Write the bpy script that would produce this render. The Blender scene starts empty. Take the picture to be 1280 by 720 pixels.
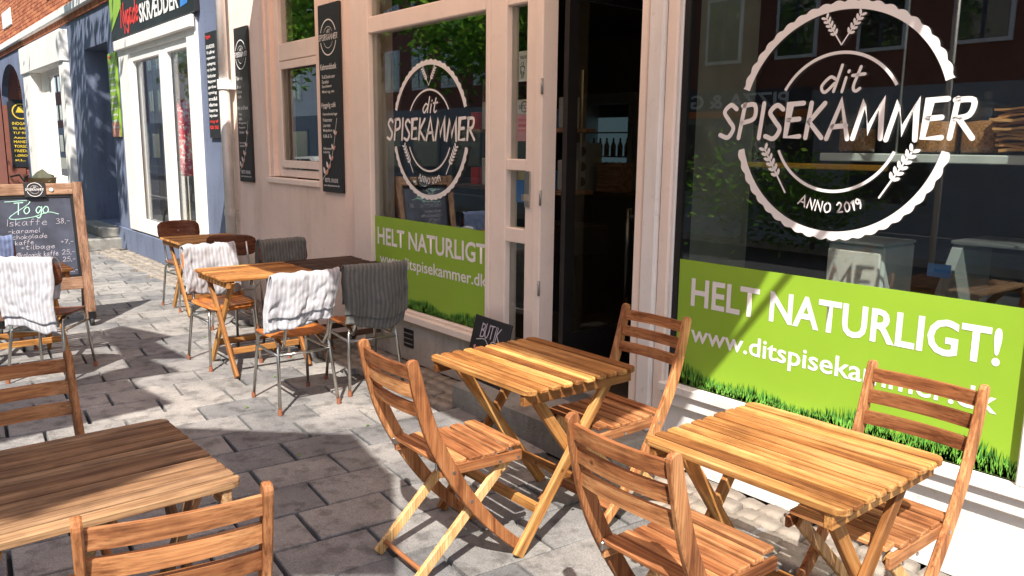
import bpy, bmesh, math, random
from mathutils import Vector, Matrix, noise
R = math.radians
rnd = random.Random(7)
scene = bpy.context.scene
col = scene.collection

# ------------------------------------------------------------------ camera
TH, PITCH, ROLL, FPX = R(39.055), R(9.974), R(.647), 1010.0
CAM = Vector((0, -3.21, 1.65))
fl = Vector((-math.cos(TH), math.sin(TH), 0)); rl = Vector((math.sin(TH), math.cos(TH), 0)); ul = Vector((0, 0, 1))
fwd = fl * math.cos(PITCH) - ul * math.sin(PITCH)
up0 = ul * math.cos(PITCH) + fl * math.sin(PITCH)
cr = rl * math.cos(ROLL) + up0 * math.sin(ROLL)
cu = up0 * math.cos(ROLL) - rl * math.sin(ROLL)
cd = bpy.data.cameras.new('camera'); cam = bpy.data.objects.new('camera', cd); col.objects.link(cam)
cd.sensor_width = 36; cd.lens = 36 * FPX / 1280; cd.clip_start = .05; cd.clip_end = 400
m = Matrix((cr, cu, -fwd)).transposed().to_4x4(); m.translation = CAM
cam.matrix_world = m
scene.camera = cam
scene.render.resolution_x = 1024; scene.render.resolution_y = 576

# ------------------------------------------------------------------ light
SUN = Vector((.60, -.57, 1.0)).normalized()
w = bpy.data.worlds.new('World'); scene.world = w; w.use_nodes = True
nt = w.node_tree; sky = nt.nodes.new('ShaderNodeTexSky'); sky.sky_type = 'NISHITA'; sky.sun_disc = False
sky.sun_elevation = math.asin(SUN.z); sky.sun_rotation = math.atan2(SUN.x, SUN.y)
nt.links.new(sky.outputs[0], nt.nodes['Background'].inputs[0]); nt.nodes['Background'].inputs[1].default_value = .115
sl = bpy.data.lights.new('sun', 'SUN'); so = bpy.data.objects.new('sun', sl); col.objects.link(so)
sl.energy = 4.8; sl.angle = R(.55); sl.color = (1, .94, .85)
so.rotation_euler = SUN.to_track_quat('Z', 'Y').to_euler(); so.location = (6, -8, 12)
vs = scene.view_settings; vs.view_transform = 'Standard'; vs.look = 'None'; vs.gamma = 1; vs.exposure = .88; vs.use_curve_mapping = False

# ------------------------------------------------------------------ materials
MATS = {}
def newmat(name):
    m = bpy.data.materials.new(name); m.use_nodes = True; MATS[name] = m
    n = m.node_tree.nodes; return m, n, m.node_tree.links, n['Principled BSDF']
def mapping(n, l, scale, kind='Object'):
    tc = n.new('ShaderNodeTexCoord'); mp = n.new('ShaderNodeMapping'); mp.inputs['Scale'].default_value = scale
    l.new(tc.outputs[kind], mp.inputs['Vector']); return mp
def noise_node(n, l, vec, scale, detail=4, rough=.55):
    t = n.new('ShaderNodeTexNoise'); t.inputs['Scale'].default_value = scale; t.inputs['Detail'].default_value = detail
    t.inputs['Roughness'].default_value = rough; l.new(vec, t.inputs['Vector']); return t
def ramp(n, l, fac, stops):
    r = n.new('ShaderNodeValToRGB'); e = r.color_ramp.elements
    while len(e) < len(stops): e.new(.5)
    for i, (p, c) in enumerate(stops): e[i].position = p; e[i].color = (*c, 1)
    l.new(fac, r.inputs[0]); return r
def mixc(n, l, mode, fac, a, b):
    mx = n.new('ShaderNodeMix'); mx.data_type = 'RGBA'; mx.blend_type = mode
    if isinstance(fac, (int, float)): mx.inputs[0].default_value = fac
    else: l.new(fac, mx.inputs[0])
    for s, v in ((mx.inputs[6], a), (mx.inputs[7], b)):
        if isinstance(v, tuple): s.default_value = (*v, 1)
        else: l.new(v, s)
    return mx.outputs[2]
def bump(n, l, b, h, strength, dist=.01):
    bp = n.new('ShaderNodeBump'); bp.inputs['Strength'].default_value = strength; bp.inputs['Distance'].default_value = dist
    l.new(h, bp.inputs['Height']); l.new(bp.outputs[0], b.inputs['Normal'])
def plain(name, c, rough=.6, metal=0, var=.12, scale=6, bmp=.0, emis=None, bscale=None, coords='Object', grime=0):
    m, n, l, b = newmat(name)
    mp = mapping(n, l, (1, 1, 1), coords); t = noise_node(n, l, mp.outputs[0], scale, 6)
    lo = tuple(x * (1 - var) for x in c); hi = tuple(min(1, x * (1 + var)) for x in c)
    r = ramp(n, l, t.outputs[0], [(.3, lo), (.7, hi)]); l.new(r.outputs[0], b.inputs['Base Color'])
    b.inputs['Roughness'].default_value = rough; b.inputs['Metallic'].default_value = metal
    if bmp:
        t2 = noise_node(n, l, mp.outputs[0], bscale or scale * 8, 5); bump(n, l, b, t2.outputs[0], bmp)
    if grime:
        mg = mapping(n, l, (2.2, 2.2, .5), coords); g1 = noise_node(n, l, mg.outputs[0], 1.6, 8, .7); g2 = noise_node(n, l, mp.outputs[0], 17, 5, .65)
        c2 = mixc(n, l, 'MULTIPLY', grime, r.outputs[0], ramp(n, l, g1.outputs[0], [(.36, (.62, .58, .54)), (.5, (1, 1, 1))]).outputs[0])
        c2 = mixc(n, l, 'MULTIPLY', grime, c2, ramp(n, l, g2.outputs[0], [(.33, (.6, .56, .52)), (.40, (1, 1, 1))]).outputs[0])
        l.new(c2, b.inputs['Base Color'])
    if emis: b.inputs['Emission Color'].default_value = (*emis[0], 1); b.inputs['Emission Strength'].default_value = emis[1]
    return m
def wood(name, dark, mid, light, axis, rough=.5, per_object=.5):
    m, n, l, b = newmat(name)
    tc = n.new('ShaderNodeTexCoord'); oi = n.new('ShaderNodeObjectInfo')
    ad = n.new('ShaderNodeVectorMath'); ad.operation = 'ADD'
    sc = n.new('ShaderNodeVectorMath'); sc.operation = 'SCALE'; sc.inputs[0].default_value = (13, 7, 5)
    l.new(oi.outputs['Random'], sc.inputs['Scale']); l.new(tc.outputs['Object'], ad.inputs[0]); l.new(sc.outputs[0], ad.inputs[1])
    s = [26, 26, 26]; s['xyz'.index(axis)] = 1.6
    mp = n.new('ShaderNodeMapping'); mp.inputs['Scale'].default_value = s; l.new(ad.outputs[0], mp.inputs['Vector'])
    t = noise_node(n, l, mp.outputs[0], 1.0, 6, .62); t.inputs['Distortion'].default_value = .6
    s2 = [160, 160, 160]; s2['xyz'.index(axis)] = 5
    mp2 = n.new('ShaderNodeMapping'); mp2.inputs['Scale'].default_value = s2; l.new(ad.outputs[0], mp2.inputs['Vector'])
    t2 = noise_node(n, l, mp2.outputs[0], 1.0, 3, .6)
    r = ramp(n, l, t.outputs[0], [(.34, dark), (.47, mid), (.66, light)])
    fine = ramp(n, l, t2.outputs[0], [(.34, (.45, .40, .36)), (.56, (1.05, 1.05, 1.05))])
    c = mixc(n, l, 'MULTIPLY', .75, r.outputs[0], fine.outputs[0])
    ob = ramp(n, l, oi.outputs['Random'], [(0, (.52, .42, .36)), (.3, (.86, .76, .68)), (.7, (1.0, 1.0, 1.0)), (1, (1.3, 1.28, 1.18))])
    c = mixc(n, l, 'MULTIPLY', per_object, c, ob.outputs[0])
    st_ = noise_node(n, l, ad.outputs[0], 9, 5, .6)
    c = mixc(n, l, 'MULTIPLY', .55, c, ramp(n, l, st_.outputs[0], [(.36, (.60, .56, .54)), (.52, (1, 1, 1)), (.75, (1.12, 1.12, 1.1))]).outputs[0])
    kn = n.new('ShaderNodeTexVoronoi'); kn.inputs['Scale'].default_value = 5.5; l.new(ad.outputs[0], kn.inputs['Vector'])
    c = mixc(n, l, 'MULTIPLY', .8, c, ramp(n, l, kn.outputs['Distance'], [(.025, (.28, .2, .16)), (.06, (1, 1, 1))]).outputs[0])
    rr_ = n.new('ShaderNodeMapRange'); rr_.inputs[3].default_value = rough - .1; rr_.inputs[4].default_value = rough + .2; l.new(st_.outputs[0], rr_.inputs[0]); l.new(rr_.outputs[0], b.inputs['Roughness'])
    l.new(c, b.inputs['Base Color'])
    b.inputs['Specular IOR Level'].default_value = .25
    bump(n, l, b, t2.outputs[0], .25, .002)
    return m
for ax in 'xyz':
    wood('teak_' + ax, (.24, .10, .030), (.41, .19, .056), (.58, .33, .125), ax, .6, 1.0)
    wood('red_wood_' + ax, (.21, .078, .030), (.375, .158, .064), (.53, .27, .12), ax, .62, .9)
    wood('grey_brown_' + ax, (.15, .085, .048), (.27, .155, .082), (.40, .25, .135), ax, .62, .9)  # greyer, darker brown than the teak tables
    wood('walnut_' + ax, (.03, .018, .013), (.06, .036, .025), (.10, .06, .04), ax, .55, .6)  # very dark wood: awning shade put into the wall table's colour; also counter top
    wood('pale_wood_' + ax, (.42, .22, .08), (.62, .37, .15), (.78, .52, .26), ax, .5, .4)
    wood('brown_wood_' + ax, (.15, .08, .052), (.27, .155, .10), (.39, .245, .165), ax, .6, .3)
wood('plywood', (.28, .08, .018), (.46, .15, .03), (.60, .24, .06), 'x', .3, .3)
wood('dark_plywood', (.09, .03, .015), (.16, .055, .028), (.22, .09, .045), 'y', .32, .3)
plain('chrome', (.55, .54, .5), .28, 1, .1, 20)
plain('steel_bolt', (.5, .5, .5), .35, 1)
plain('rubber', (.03, .03, .03), .7)
plain('foot_cap', (.28, .10, .05), .6)
plain('cafe_plaster', (.90, .72, .62), .85, 0, .07, 1.4, .25, bscale=60, grime=.32)
plain('white_paint', (.82, .79, .76), .5, 0, .04, 3, .08, bscale=40, grime=0.25)
plain('cream_paint', (.90, .77, .68), .5, 0, .04, 3, .08, bscale=40, grime=.12)
plain('plinth_plaster', (.50, .45, .39), .9, 0, .16, 3, .4, bscale=50, grime=0.8)
plain('white_plinth', (.80, .78, .75), .9, 0, .05, 3, .3, bscale=50, grime=0.4)
plain('blue_plaster', (.145, .175, .265), .8, 0, .14, 1.3, .35, bscale=40, grime=0.6)
plain('dark_blue', (.02, .028, .07), .6)
plain('grey_stone', (.27, .26, .235), .9, 0, .22, 5, .5, bscale=60, grime=0.7)
plain('sett_stone', (.25, .215, .18), .9, 0, .4, 7, .6, bscale=70)
plain('joint_sand', (.075, .068, .06), .95, 0, .3, 12, .5, bscale=120)
plain('asphalt', (.055, .055, .057), .9, 0, .2, 20, .4, bscale=200)
plain('kerb', (.35, .34, .33), .8, 0, .15, 10, .3)
plain('black_paint', (.012, .012, .013), .35)
plain('black_board', (.016, .017, .02), .5, 0, .3, 3)
plain('slate', (.045, .052, .078), .55, 0, .5, 5)
plain('vinyl_white', (.82, .80, .79), .55, 0, .02)
plain('chalk', (.52, .49, .55), .9, 0, .25, 60)
plain('chalk_green', (.45, .75, .62), .9, 0, .2, 60)
plain('chalk_pink', (.78, .30, .32), .9, 0, .2, 60)
plain('green_film', (.27, .46, .035), .45, 0, .05, 2)
plain('grass_print', (.05, .24, .035), .5, 0, .6, 30)
plain('grass_print_light', (.16, .42, .05), .5, 0, .4, 30)
plain('gold', (.72, .5, .05), .5)
plain('red_print', (.75, .05, .04), .5)
plain('rose_print', (.72, .33, .24), .5)
plain('blue_print', (.05, .22, .6), .5)
plain('paper', (.78, .77, .74), .8)
plain('pink_paper', (.80, .36, .42), .8)
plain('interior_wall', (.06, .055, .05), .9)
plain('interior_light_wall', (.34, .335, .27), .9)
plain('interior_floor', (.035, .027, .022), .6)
plain('grey_metal', (.32, .33, .34), .4, .7)
plain('counter_white', (.55, .58, .57), .4)
plain('kraft', (.58, .30, .11), .8, 0, .25, 14, .3)
plain('grain_fill', (.36, .15, .05), .9, 0, .6, 120, .8, bscale=160)
plain('zinc', (.55, .52, .48), .5, .2)
plain('blocker_cloth', (.72, .66, .55), .85)
plain('awning_cloth', (.74, .50, .40), .85)
def cloth_through(name, c, fac):
    m = MATS[name]; n, l = m.node_tree.nodes, m.node_tree.links; b = n['Principled BSDF']
    tl = n.new('ShaderNodeBsdfTranslucent'); tl.inputs[0].default_value = (*c, 1); mx = n.new('ShaderNodeMixShader'); mx.inputs[0].default_value = fac
    l.new(b.outputs[0], mx.inputs[1]); l.new(tl.outputs[0], mx.inputs[2]); l.new(mx.outputs[0], n['Material Output'].inputs[0])
cloth_through('awning_cloth', (.90, .64, .50), .66)
plain('bark', (.13, .10, .07), .95, 0, .3, 20, .6)
plain('mannequin', (.70, .55, .46), .5)
plain('lamp_glow', (.9, .6, .25), .5, 0, .02, 2, emis=((1, .52, .16), 5))
plain('cooler_glow', (.10, .14, .16), .5, 0, .02, 2, emis=((.5, .76, .9), .06))
plain('bottle', (.10, .05, .03), .15)
plain('red_tile', (.22, .075, .05), .8)
plain('sign_orange', (.75, .2, .04), .5)
plain('pale_render', (.30, .31, .32), .9, 0, .1, 2)
plain('yellow_wood', (.75, .42, .05), .5)
plain('wicker', (.36, .25, .12), .8, 0, .4, 60, .6)
plain('cloth_cream', (.72, .66, .42), .9)
plain('red_cloth', (.62, .04, .07), .8)
plain('terrazzo', (.36, .34, .31), .85, 0, .2, 6, .4, bscale=80)

def slab_mat():
    m, n, l, b = newmat('concrete_slab')
    tc = n.new('ShaderNodeTexCoord'); geo = n.new('ShaderNodeNewGeometry'); oi = n.new('ShaderNodeObjectInfo')
    t = noise_node(n, l, geo.outputs['Position'], 2.6, 8, .65)
    t2 = noise_node(n, l, geo.outputs['Position'], 140, 3, .7)
    t3 = noise_node(n, l, geo.outputs['Position'], 9, 6, .6)
    r = ramp(n, l, t.outputs[0], [(.3, (.165, .164, .165)), (.55, (.275, .268, .262)), (.75, (.375, .36, .345))])
    c = mixc(n, l, 'MULTIPLY', .6, r.outputs[0], ramp(n, l, t2.outputs[0], [(.35, (.42, .42, .42)), (.6, (1.12, 1.12, 1.12))]).outputs[0])
    c = mixc(n, l, 'MULTIPLY', .8, c, ramp(n, l, t3.outputs[0], [(.36, (.48, .47, .47)), (.5, (1, 1, 1))]).outputs[0])
    gum = n.new('ShaderNodeTexVoronoi'); gum.inputs['Scale'].default_value = 4.2; l.new(geo.outputs['Position'], gum.inputs['Vector'])
    c = mixc(n, l, 'MULTIPLY', .75, c, ramp(n, l, gum.outputs['Distance'], [(.05, (.35, .34, .33)), (.075, (1, 1, 1))]).outputs[0])
    c = mixc(n, l, 'MULTIPLY', .9, c, ramp(n, l, oi.outputs['Random'], [(0, (.66, .67, .70)), (.5, (1, .98, .96)), (1, (1.25, 1.2, 1.14))]).outputs[0])
    l.new(c, b.inputs['Base Color']); b.inputs['Roughness'].default_value = .85
    bump(n, l, b, t2.outputs[0], .35, .003)
slab_mat()

def brick_mat():
    m, n, l, b = newmat('brick_clay')
    geo = n.new('ShaderNodeNewGeometry')
    r = ramp(n, l, geo.outputs['Random Per Island'], [(0, (.30, .085, .04)), (.5, (.46, .15, .065)), (1, (.56, .22, .10))])
    t = noise_node(n, l, geo.outputs['Position'], 25, 5)
    c = mixc(n, l, 'MULTIPLY', .5, r.outputs[0], ramp(n, l, t.outputs[0], [(.3, (.7, .7, .7)), (.7, (1.2, 1.2, 1.2))]).outputs[0])
    l.new(c, b.inputs['Base Color']); b.inputs['Roughness'].default_value = .9
brick_mat()
plain('mortar', (.50, .44, .37), .95, 0, .15, 20)

def stripes(name, c1, c2, scale, c3=None):
    m, n, l, b = newmat(name)
    uv = n.new('ShaderNodeUVMap'); sep = n.new('ShaderNodeSeparateXYZ'); l.new(uv.outputs[0], sep.inputs[0])
    mt = n.new('ShaderNodeMath'); mt.operation = 'MULTIPLY'; mt.inputs[1].default_value = scale; l.new(sep.outputs[0], mt.inputs[0])
    sn = n.new('ShaderNodeMath'); sn.operation = 'SINE'; l.new(mt.outputs[0], sn.inputs[0])
    r = ramp(n, l, sn.outputs[0], [(0, c1), (.35, c2)])
    tc = n.new('ShaderNodeTexCoord'); t = noise_node(n, l, tc.outputs['Object'], 300, 2)
    t4 = noise_node(n, l, tc.outputs['Object'], 7, 4)
    c = mixc(n, l, 'MULTIPLY', .35, r.outputs[0], ramp(n, l, t.outputs[0], [(.3, (.6, .6, .6)), (.7, (1.15, 1.15, 1.15))]).outputs[0])
    c = mixc(n, l, 'MULTIPLY', .3, c, ramp(n, l, t4.outputs[0], [(.3, (.8, .8, .8)), (.7, (1.1, 1.1, 1.1))]).outputs[0])
    l.new(c, b.inputs['Base Color']); b.inputs['Roughness'].default_value = .95
    b.inputs['Sheen Weight'].default_value = .2
    bump(n, l, b, t.outputs[0], .3, .002)
stripes('blanket_white', (.36, .36, .39), (.48, .475, .50), 230)
stripes('blanket_grey', (.10, .103, .098), (.15, .15, .14), 230)
stripes('blanket_blue', (.10, .13, .24), (.14, .18, .31), 210)

def glass_mat(name, tint=(.92, .95, .94), refl=1.0, ior=1.52):
    m, n, l, b = newmat(name); n.remove(b)
    out = n['Material Output']; tr = n.new('ShaderNodeBsdfTransparent'); tr.inputs[0].default_value = (*tint, 1)
    gl = n.new('ShaderNodeBsdfGlossy'); gl.inputs['Roughness'].default_value = .0; gl.inputs[0].default_value = (.95, .97, 1, 1)
    lw_ = n.new('ShaderNodeLayerWeight'); lw_.inputs[0].default_value = .5          # Facing = 1 - |cos|
    pw = n.new('ShaderNodeMath'); pw.operation = 'POWER'; pw.inputs[1].default_value = 5; l.new(lw_.outputs['Facing'], pw.inputs[0])
    mu = n.new('ShaderNodeMath'); mu.operation = 'MULTIPLY_ADD'; mu.inputs[1].default_value = .95 * refl; mu.inputs[2].default_value = .042 * refl; mu.use_clamp = True
    l.new(pw.outputs[0], mu.inputs[0])
    mx = n.new('ShaderNodeMixShader'); l.new(mu.outputs[0], mx.inputs[0]); l.new(tr.outputs[0], mx.inputs[1]); l.new(gl.outputs[0], mx.inputs[2])
    l.new(mx.outputs[0], out.inputs[0]); return m
glass_mat('window_glass', (.88, .91, .89), 2.2)
glass_mat('tailor_glass', (.93, .95, .94), .75)
glass_mat('jar_glass', (.94, .97, .96), 1.0)

def leaf_mat():
    m, n, l, b = newmat('leaf')
    geo = n.new('ShaderNodeNewGeometry')
    r = ramp(n, l, geo.outputs['Random Per Island'], [(0, (.045, .13, .014)), (.6, (.10, .26, .026)), (1, (.20, .36, .05))])
    l.new(r.outputs[0], b.inputs['Base Color']); b.inputs['Roughness'].default_value = .5
    tl = n.new('ShaderNodeBsdfTranslucent'); l.new(mixc(n, l, 'MULTIPLY', 1.0, r.outputs[0], (2.2, 1.9, 1.6)), tl.inputs[0])
    mx = n.new('ShaderNodeMixShader'); mx.inputs[0].default_value = .5
    l.new(b.outputs[0], mx.inputs[1]); l.new(tl.outputs[0], mx.inputs[2]); l.new(mx.outputs[0], n['Material Output'].inputs[0])
leaf_mat()

def dress_mat():
    m, n, l, b = newmat('dress_print')
    tc = n.new('ShaderNodeTexCoord'); t = noise_node(n, l, tc.outputs['Object'], 22, 3)
    r = ramp(n, l, t.outputs[0], [(.52, (.66, .03, .05)), (.58, (.8, .62, .6))]); r.color_ramp.interpolation = 'LINEAR'
    l.new(r.outputs[0], b.inputs['Base Color']); b.inputs['Roughness'].default_value = .8
dress_mat()

# ------------------------------------------------------------------ helpers
def tag(o, label=None, cat=None, group=None, kind=None):
    if label: o['label'] = label
    if cat: o['category'] = cat
    if group: o['group'] = group
    if kind: o['kind'] = kind
    return o
def empty(name, loc=(0, 0, 0), rz=0, label=None, cat=None, group=None):
    o = bpy.data.objects.new(name, None); col.objects.link(o); o.location = loc; o.rotation_euler = (0, 0, rz)
    o.empty_display_size = .1
    return tag(o, label, cat, group)
def link(name, me, parent=None, loc=None, rot=None):
    o = bpy.data.objects.new(name, me); col.objects.link(o)
    if parent: o.parent = parent
    if loc is not None: o.location = loc
    if rot is not None: o.rotation_euler = rot
    return o
class MB:
    def __init__(s): s.bm = bmesh.new()
    def box(s, x0, x1, y0, y1, z0, z1, bev=0, mat=None):
        M = Matrix.Translation(((x0 + x1) / 2, (y0 + y1) / 2, (z0 + z1) / 2)) @ Matrix.Diagonal((x1 - x0, y1 - y0, z1 - z0, 1))
        if mat is not None: M = mat @ M
        r = bmesh.ops.create_cube(s.bm, size=1, matrix=M)
        if bev:
            es = list({e for v in r['verts'] for e in v.link_edges})
            bmesh.ops.bevel(s.bm, geom=es, offset=bev, segments=1, affect='EDGES', profile=.5)
        return s
    def bar(s, p0, p1, w, t, side=(0, 1, 0), bev=.003, ext=0):
        """board from p0 to p1, t thick along 'side', w wide across"""
        p0, p1 = Vector(p0), Vector(p1); d = (p1 - p0); L = d.length + 2 * ext; d.normalize(); sd = Vector(side).normalized()
        wv = d.cross(sd).normalized(); sd = wv.cross(d)
        M = Matrix((d, wv, sd)).transposed().to_4x4(); M.translation = (p0 + p1) / 2
        return s.box(-L / 2, L / 2, -w / 2, w / 2, -t / 2, t / 2, bev, M)
    def cyl(s, p0, p1, r0, r1=None, n=12, caps=True):
        p0, p1 = Vector(p0), Vector(p1); d = p1 - p0
        M = d.to_track_quat('Z', 'Y').to_matrix().to_4x4(); M.translation = (p0 + p1) / 2
        bmesh.ops.create_cone(s.bm, cap_ends=caps, segments=n, radius1=r0, radius2=r0 if r1 is None else r1, depth=d.length, matrix=M); return s
    def tube(s, pts, r, n=8):
        pts = [Vector(p) for p in pts]; rings = []; ref = Vector((.31, .53, .79))
        for i, p in enumerate(pts):
            d = (pts[min(i + 1, len(pts) - 1)] - pts[max(i - 1, 0)]).normalized()
            a = d.cross(ref).normalized(); b = d.cross(a)
            rr = r[i] if isinstance(r, (list, tuple)) else r
            rings.append([s.bm.verts.new(p + (a * math.cos(k * 2 * math.pi / n) + b * math.sin(k * 2 * math.pi / n)) * rr) for k in range(n)])
        for a, b in zip(rings, rings[1:]):
            for k in range(n): s.bm.faces.new((a[k], a[(k + 1) % n], b[(k + 1) % n], b[k]))
        s.bm.faces.new(rings[0][::-1]); s.bm.faces.new(rings[-1]); return s
    def lathe(s, prof, c=(0, 0, 0), n=20):
        rings = [[s.bm.verts.new((c[0] + r * math.cos(2 * math.pi * k / n), c[1] + r * math.sin(2 * math.pi * k / n), c[2] + z)) for k in range(n)] for r, z in prof]
        for a, b in zip(rings, rings[1:]):
            for k in range(n): s.bm.faces.new((a[k], a[(k + 1) % n], b[(k + 1) % n], b[k]))
        s.bm.faces.new(rings[0][::-1]); s.bm.faces.new(rings[-1]); return s
    def poly(s, pts):
        return s.bm.faces.new([s.bm.verts.new(p) for p in pts])
    def prism(s, pts, ext):
        """closed polygon extruded by vector ext"""
        e = Vector(ext); a = [s.bm.verts.new(p) for p in pts]; b = [s.bm.verts.new(Vector(p) + e) for p in pts]
        s.bm.faces.new(a); s.bm.faces.new(b[::-1]); k = len(a)
        for i in range(k): s.bm.faces.new((a[i], b[i], b[(i + 1) % k], a[(i + 1) % k]))
        return s
    def mesh(s, name, mat, smooth=False):
        bmesh.ops.recalc_face_normals(s.bm, faces=s.bm.faces)
        me = bpy.data.meshes.new(name); s.bm.to_mesh(me); s.bm.free()
        me.materials.append(MATS[mat] if isinstance(mat, str) else mat)
        if smooth: me.polygons.foreach_set('use_smooth', [True] * len(me.polygons))
        return me
    def build(s, name, mat, parent=None, smooth=False, loc=None, rot=None):
        return link(name, s.mesh(name, mat, smooth), parent, loc, rot)
def B(name, mat, parent, *box, bev=0, **k):
    return MB().box(*box, bev).build(name, mat, parent, **k)
def copy_tree(o, parent=None):
    c = o.copy(); col.objects.link(c); c.parent = parent
    for ch in o.children: copy_tree(ch, c)
    return c
def catmull(pts, k=6):
    pts = [Vector(p) for p in pts]; P = [2 * pts[0] - pts[1]] + pts + [2 * pts[-1] - pts[-2]]; out = []
    for i in range(1, len(P) - 2):
        for j in range(k):
            t = j / k; a, b, c, d = P[i - 1:i + 3]
            out.append(.5 * ((2 * b) + (c - a) * t + (2 * a - 5 * b + 4 * c - d) * t * t + (3 * b - a - 3 * c + d) * t ** 3))
    return out + [pts[-1]]

# ---- lettering -----------------------------------------------------------
FONT_JOBS = []
def printed(name, txt, mat, parent, box, M, bold=0.0):
    """text in the built-in face, fitted to box (x0,x1,z0,z1) of the plane M (x right, y up)"""
    FONT_JOBS.append((name, txt, mat, parent, box, M, bold))
def flush_fonts():
    tmp = []
    for j in FONT_JOBS:
        cu_ = bpy.data.curves.new(j[0], 'FONT'); cu_.body = j[1]; cu_.resolution_u = 3; cu_.offset = j[6]
        o = bpy.data.objects.new('tmp_text', cu_); col.objects.link(o); tmp.append(o)
    bpy.context.view_layer.update(); dg = bpy.context.evaluated_depsgraph_get()
    for o, (name, txt, mat, parent, bx, M, bold) in zip(tmp, FONT_JOBS):
        me = bpy.data.meshes.new_from_object(o.evaluated_get(dg))
        xs = [v.co.x for v in me.vertices]; ys = [v.co.y for v in me.vertices]
        if not xs: continue
        x0, x1, y0, y1 = min(xs), max(xs), min(ys), max(ys)
        for v in me.vertices:
            v.co = M @ Vector((bx[0] + (v.co.x - x0) / (x1 - x0) * (bx[1] - bx[0]), bx[2] + (v.co.y - y0) / (y1 - y0) * (bx[3] - bx[2]), 0))
        me.materials.clear(); me.materials.append(MATS[mat]); link(name, me, parent)
    for o in tmp: bpy.data.objects.remove(o)
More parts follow.
